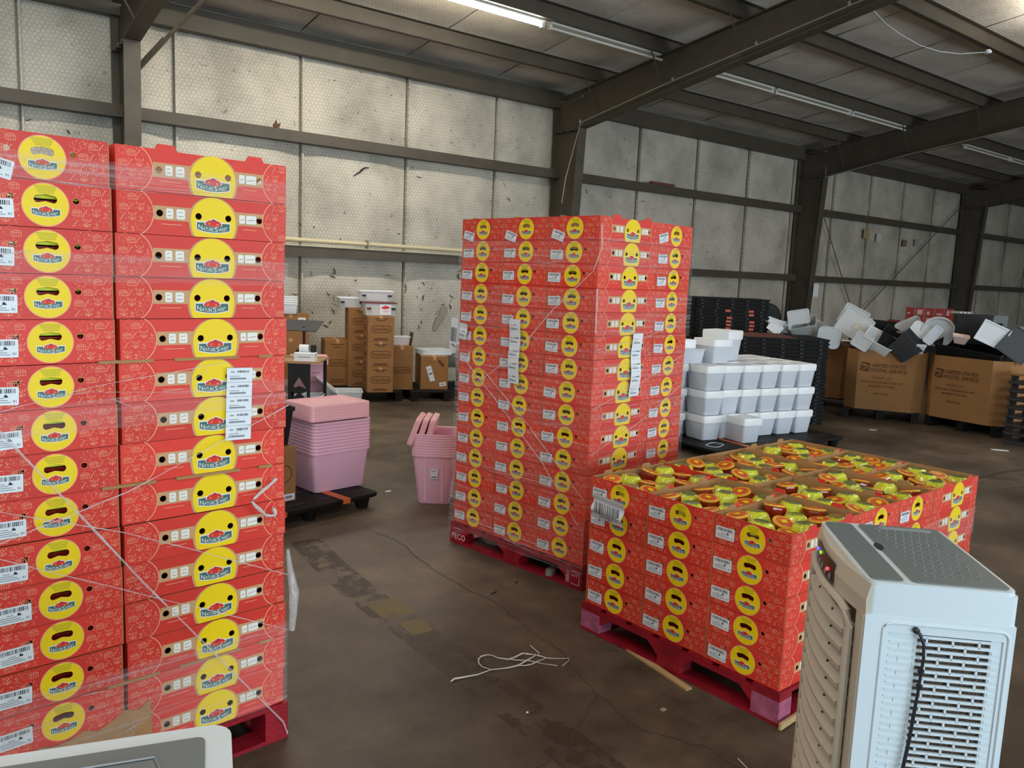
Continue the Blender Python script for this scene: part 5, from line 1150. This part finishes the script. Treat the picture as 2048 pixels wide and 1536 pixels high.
cpanel('pale rounded lid standing in the leaning clear tub', 11.33, 7.36, 1.42, .34, .24, clear_w, -.2, -.2)
ctub('second clear tub leaning right behind the leaning one', 11.62, 7.2, 1.18, .36, .3, .26, clear_g, .5, .4)
ctub('torn white carton beside the tall far pallet pile', 10.98, 7.56, 1.28, .26, .2, .14, lid_w, .3, .3, cat='box', name='white_carton', rnd=.01)
cpanel('small white flap leaning on the torn white carton', 10.86, 7.46, 1.24, .22, .16, lid_w, .6, -.2, name='white_flap', cat='cardboard', rnd=.005)
ctub('white box right of the torn white carton', 11.3, 7.55, 1.24, .2, .2, .16, lid_w, .0, .2, cat='box', name='white_carton', rnd=.01)
cpanel('large clear lid standing on its corner above the left postal carton', 11.45, 6.46, 1.36, .46, .40, clear_g, .55, -.1)
mb = MB(); c_ = circ(0, 0, .055, 20, .035); mb.tube([(x, 0, y) for x, y in c_ + c_[:1]], .006, mat('yellow_tie', (240, 210, 130), .5), 6); tag(mb.build('yellow_loop', None, True, TM(11.66, 6.50, 1.37, VR, 0, -.4)), 'yellow loop on the large clear lid', 'loop')
cpanel('second clear lid behind the large one above the left postal carton', 11.75, 6.66, 1.46, .40, .34, clear_g, .45, -.1)
cpanel('pale blue-white rounded tub lid upright at the left of the heap', 11.25, 6.75, 1.14, .34, .34, clear_w, .08, -.15, rnd=.08)
cpanel('white tub lid lying at the left corner of the heap', 11.50, 6.50, 1.08, .3, .3, lid_w, 0, PI / 2 - .3)
t_ = thing('white_basket', 'white slatted basket rim behind the clear lids', 'basket', mw=TM(12.15, 6.72, 1.38, VR)); mb = MB(); mb.box((-.16, -.01, .09), (.16, .01, .11), lid_w); mb.box((-.16, -.01, .0), (.16, .01, .015), lid_w); mb.build('rim', t_)
for k in range(9): mb = MB(); mb.box((-.155 + .037 * k, -.006, .015), (-.14 + .037 * k, .006, .09), lid_w); mb.build('slat', t_)
ctub('black bin lying at the back of the heap by the white basket', 11.95, 6.35, 1.26, .55, .4, .24, blackm, .05, .3, name='black_bin', cat='bin')
ctub('white and clear drawer lying tilted at the left of the heap', 11.40, 6.05, 1.10, .42, .34, .26, lid_w, .45, .5, name='white_container', cat='container', rnd=.02)
cpanel('clear side of the tilted drawer at the left of the heap', 11.15, 6.15, 1.14, .26, .24, clear_g, .5, .1)
ctub('black box tilted left of the pointed black box', 11.62, 5.95, 1.14, .36, .36, .3, blackm, .5, .3, name='black_box', cat='box', rnd=.01)
ctub('pointed dark grey box standing on its corner in the heap', 11.50, 5.66, 1.10, .36, .34, .34, darkg, .8, .2, name='black_box', cat='box', rnd=.01)
ctub('clear grey tub tilted right of the pointed dark box', 11.95, 5.85, 1.34, .34, .26, .2, clear_g, -.5, .5)
cpanel('small white rounded lid between the clear tubs', 11.78, 5.62, 1.34, .26, .22, lid_w, .5, -.2, rnd=.06)
cpanel('round grey lid with a white rim arching over the heap', 11.92, 5.42, 1.32, .44, .42, clear_g, .1, -.1, rnd=.2)
mb = MB(); mb.tube([(.22 * math.cos(PI * k / 16), 0, .21 * math.sin(PI * k / 16)) for k in range(17)], .012, lid_w, 8); tag(mb.build('white_hoop', None, True, TM(12.10, 5.50, 1.36, VR)), 'white arched rim on the round grey lid', 'rim')
cpanel('clear narrow lid crossing the round grey lid', 11.72, 5.40, 1.28, .14, .30, clear_w, .6, -.2)
ctub('tall black box standing upright in the right postal carton', 12.05, 5.0, 1.40, .46, .34, .42, blackm, 0, 0, name='black_box', cat='box', rnd=.01, inset=.005)
t_ = thing('patterned_board', 'grey patterned strip on top of the tall black box', 'board', mw=TM(12.18, 5.24, 1.645, VR))
mb = MB(); mb.box((-.14, -.06, 0), (.14, .06, .03), steel_lt); mb.build('board', t_)
for k in range(3): mb = MB(); mb.box((-.02 + .05 * k, -.062, .004), (.0 + .05 * k, -.06, .026), label_w); mb.build('stripe', t_)
ctub('small pinkish white box in front of the tall black box', 11.62, 4.97, 1.26, .20, .14, .12, mat('pale_pink_box', (232, 206, 196), .5), .12, .2, name='small_box', cat='box', rnd=.01)
ctub('long black bin lying across the right postal carton', 11.95, 4.86, 1.10, .98, .55, .26, blackm, .10, .35, g2 - VR, name='black_bin', cat='bin', rnd=.04)
cpanel('bright white square sheet leaning in the right postal carton', 11.62, 4.56, 1.36, .36, .30, label_w, .42, -.1, name='white_sheet', cat='sheet', rnd=.004)
cpanel('dark grey flat box leaning at the right edge of the heap', 11.75, 4.28, 1.24, .40, .40, darkg, .6, -.2, name='grey_box', cat='box', rnd=.01)
ctub('tiny pale blue tub wedged between the two postal cartons', 11.45, 5.42, 1.08, .12, .1, .13, clear_w, 0, .1, rnd=.02)
mb = MB(); mb.box((-.012, -.01, -.09), (.012, .01, .07), label_w); mb.box((-.06, -.01, -.1), (.06, .01, -.085), label_w); mb.box((-.025, -.01, .07), (.025, .01, .08), label_w); tag(mb.build('white_bracket', None, False, TM(11.95, 4.78, 1.50, VR)), 'white upright bracket between the tall black box and the white sheet', 'bracket')
ctub('black bin under the clear lids at the rear of the heap', 12.2, 6.0, 1.10, .6, .4, .3, blackm, .1, .2, name='black_bin', cat='bin')
# folded boards and racks at the right edge
for k in range(9):
    mb = MB(); hh = .06; mb.loft([rrect(.48, .48, .03, 0, 2), rrect(.5, .5, .03, .02, 2), rrect(.5, .5, .03, .035, 2)], kraft if k == 8 else darkg)
    o = mb.build('flat_tray', None, False, TM(11.75 + R.uniform(-.015, .015), 4.01, .0 + .112 * k, g2 + R.uniform(-.03, .03))); tag(o, f'flat tray at the right edge of the view, {["lowest","eighth down","seventh down","sixth down","fifth down","fourth down","third down","second down","topmost and tan"][k]} of its pile', 'tray', 'pile of flat trays at the right edge')
    if k < 8:
        for sx in (-1, 1):
            for sy in (-1, 1): mb = MB(); mb.box((sx * .19 - .03, sy * .19 - .03, .0355), (sx * .19 + .03, sy * .19 + .03, .1115), blackm); mb.build('spacer', o)
# far background stock
gy = mat('grey_stock_box', (120, 124, 128), .6); rdk = mat('red_stock_box', (140, 34, 30), .6)
for i in range(5):
    for j in range(3):
        t_ = thing('stock_box', f'small red box in the far pile by the dark column, {["left end","second from left","middle","second from right","right end"][i]}, {["lower","middle","upper"][j]} row', 'box', (17.0 + .11 * i, 8.35 - .15 * i, 1.12 + .165 * j), VR, 'red boxes in the far pile')
        mb = MB(); mb.box((-.08, -.1, 0), (.08, .1, .16), rdk); mb.build('body', t_); mb = MB(); mb.box((-.05, -.102, .02), (.05 if (i + j) % 2 else .0, -.1005, .06 + .03 * ((i * j) % 3)), label_w if j == 0 else mat('pale_print', (190, 150, 140), .6)); mb.build('label', t_)
mb = MB(); mb.box((-.45, -.3, 0), (.45, .3, 1.118), blackp); tag(mb.build('storage_plinth', None, False, TM(17.25, 8.1, 0, VR)), 'dark block under the far red boxes', 'crate')
for k, (x, y, z, w, h, m_, l) in enumerate(((16.5, 8.42, 1.0, .22, .34, rdk, 'single dark red box behind the clear tubs'), (16.3, 9.08, 1.0, .3, .33, gy, 'pale grey box left of the dark red one in the far background'), (16.05, 6.3, 1.222, .36, .34, gy, 'dull green-grey box near the right edge in the far background'), (15.95, 5.75, 1.03, .34, .12, steel_lt, 'lower light grey tray at the far right'), (15.95, 5.75, 1.16, .34, .12, steel_lt, 'middle light grey tray at the far right'), (15.95, 5.75, 1.29, .34, .10, steel_lt, 'upper light grey tray at the far right'), (16.05, 6.3, 1.0, .4, .22, rdk, 'dark red carton under the green-grey box at the far right'))):
    t_ = thing('background_box', l, 'box', (x, y, z), VR); mb = MB(); mb.loft([rrect(w, .3, .01, 0, 1), rrect(w, .3, .01, h, 1)], m_); mb.build('body', t_); mb = MB(); mb.box((-w * .3, -.152, h * .25), (w * .3, -.1505, h * .6), blackp); mb.build('opening', t_)
for x, y, h_, l in ((16.40, 8.78, .998, 'dark rack behind the heap in the far background'), (16.0, 6.2, .998, 'dark rack at the far right background')):
    t_ = thing('storage_rack', l, 'rack', (x, y, 0), VR)
    for z in (.05, .5, h_ - .03): mb = MB(); mb.box((-.45, -.4, z), (.45, .4, z + .03), blackp); mb.build('shelf', t_)
    for sx in (-1, 1):
        for sy in (-1, 1): mb = MB(); mb.box((sx * .43 - .02, sy * .38 - .02, 0), (sx * .43 + .02, sy * .38 + .02, h_), blackp); mb.build('post', t_)

# ------------------------------------------------------------------ things on the floor
t_ = thing('plastic_twine', 'tangled white plastic twine lying on the floor in the foreground', 'twine', (0, 0, 0))
TWN = [([(1.993, 2.957), (2.017, 2.965), (2.06, 2.96), (2.142, 2.946), (2.214, 2.944), (2.265, 2.923), (2.304, 2.918), (2.361, 2.91), (2.417, 2.92), (2.484, 2.938), (2.502, 2.948), (2.475, 2.983), (2.447, 2.992), (2.397, 2.985), (2.357, 2.989), (2.318, 3.023), (2.307, 3.061), (2.294, 3.085), (2.258, 3.088), (2.224, 3.062), (2.202, 3.026), (2.202, 2.996), (2.22, 2.952)], .0032),
 ([(2.543, 3.044), (2.536, 3.03), (2.528, 2.954), (2.513, 2.941), (2.525, 2.89), (2.496, 2.887), (2.463, 2.891), (2.422, 2.883), (2.38, 2.885), (2.357, 2.905)], .0022),
 ([(2.463, 2.978), (2.497, 2.943), (2.527, 2.892), (2.566, 2.863), (2.619, 2.824), (2.597, 2.804), (2.54, 2.786)], .0018),
 ([(2.358, 2.984), (2.381, 2.952), (2.433, 2.919), (2.459, 2.885), (2.468, 2.853), (2.49, 2.827), (2.52, 2.804)], .0018)]
for pts, w in TWN: mb = MB(); mb.tube([(x, y, .006 + .003 * math.sin(i * 1.7)) for i, (x, y) in enumerate(pts)], [w * (1 + .35 * math.sin(i * 1.1)) for i in range(len(pts))], straw, 6); mb.build('strand', t_, True)
def scrap(label, x, y, a, b, rz, m=label_w, name='paper_scrap'): mb = MB(); mb.loft([rrect(a, b, min(a, b) * .3, 0, 2), rrect(a * .9, b * .8, min(a, b) * .2, .004, 2)], m); tag(mb.build(name, None, False, TM(x, y, .001, rz)), label, 'litter')
scrap('white paper strip on the floor in front of the postal cartons', 10.9, 4.05, .2, .07, -.9)
scrap('small white scrap on the floor left of the white strip under the pallets', 10.7, 5.6, .1, .03, -.9)
scrap('pale oval chip on the floor in front of the low stack', 2.66, 2.23, .03, .022, 0, steel_lt, 'floor_chip')
scrap('tiny pale crumb on the floor below the twine', 2.13, 2.55, .01, .008, 0, label_w, 'crumb')
scrap('pale scrap on the far floor right of the low stack', 9.3, 2.9, .1, .05, .3)
scrap('white chip on the floor between the pink totes and pink bins', 3.35, 6.05, .06, .03, .2)
scrap('dark twig-like chip on the floor before the middle stack', 2.8, 3.72, .06, .008, .3, blackm, 'floor_chip')
scrap('small dark red speck cluster piece beside the middle pallet', 3.02, 3.78, .04, .008, .5, mat('dark_red_bit', (90, 30, 24), .6), 'floor_chip')
mb = MB(); P = [(2.63, 1.80), (2.60, 1.72), (2.56, 1.70), (2.53, 1.63), (2.47, 1.60)]; mb.tube([(x, y, .004) for x, y in P], .002, straw, 5); tag(mb.build('film_shred', None, True), 'thin pale shred of film on the floor beside the cooler', 'litter')
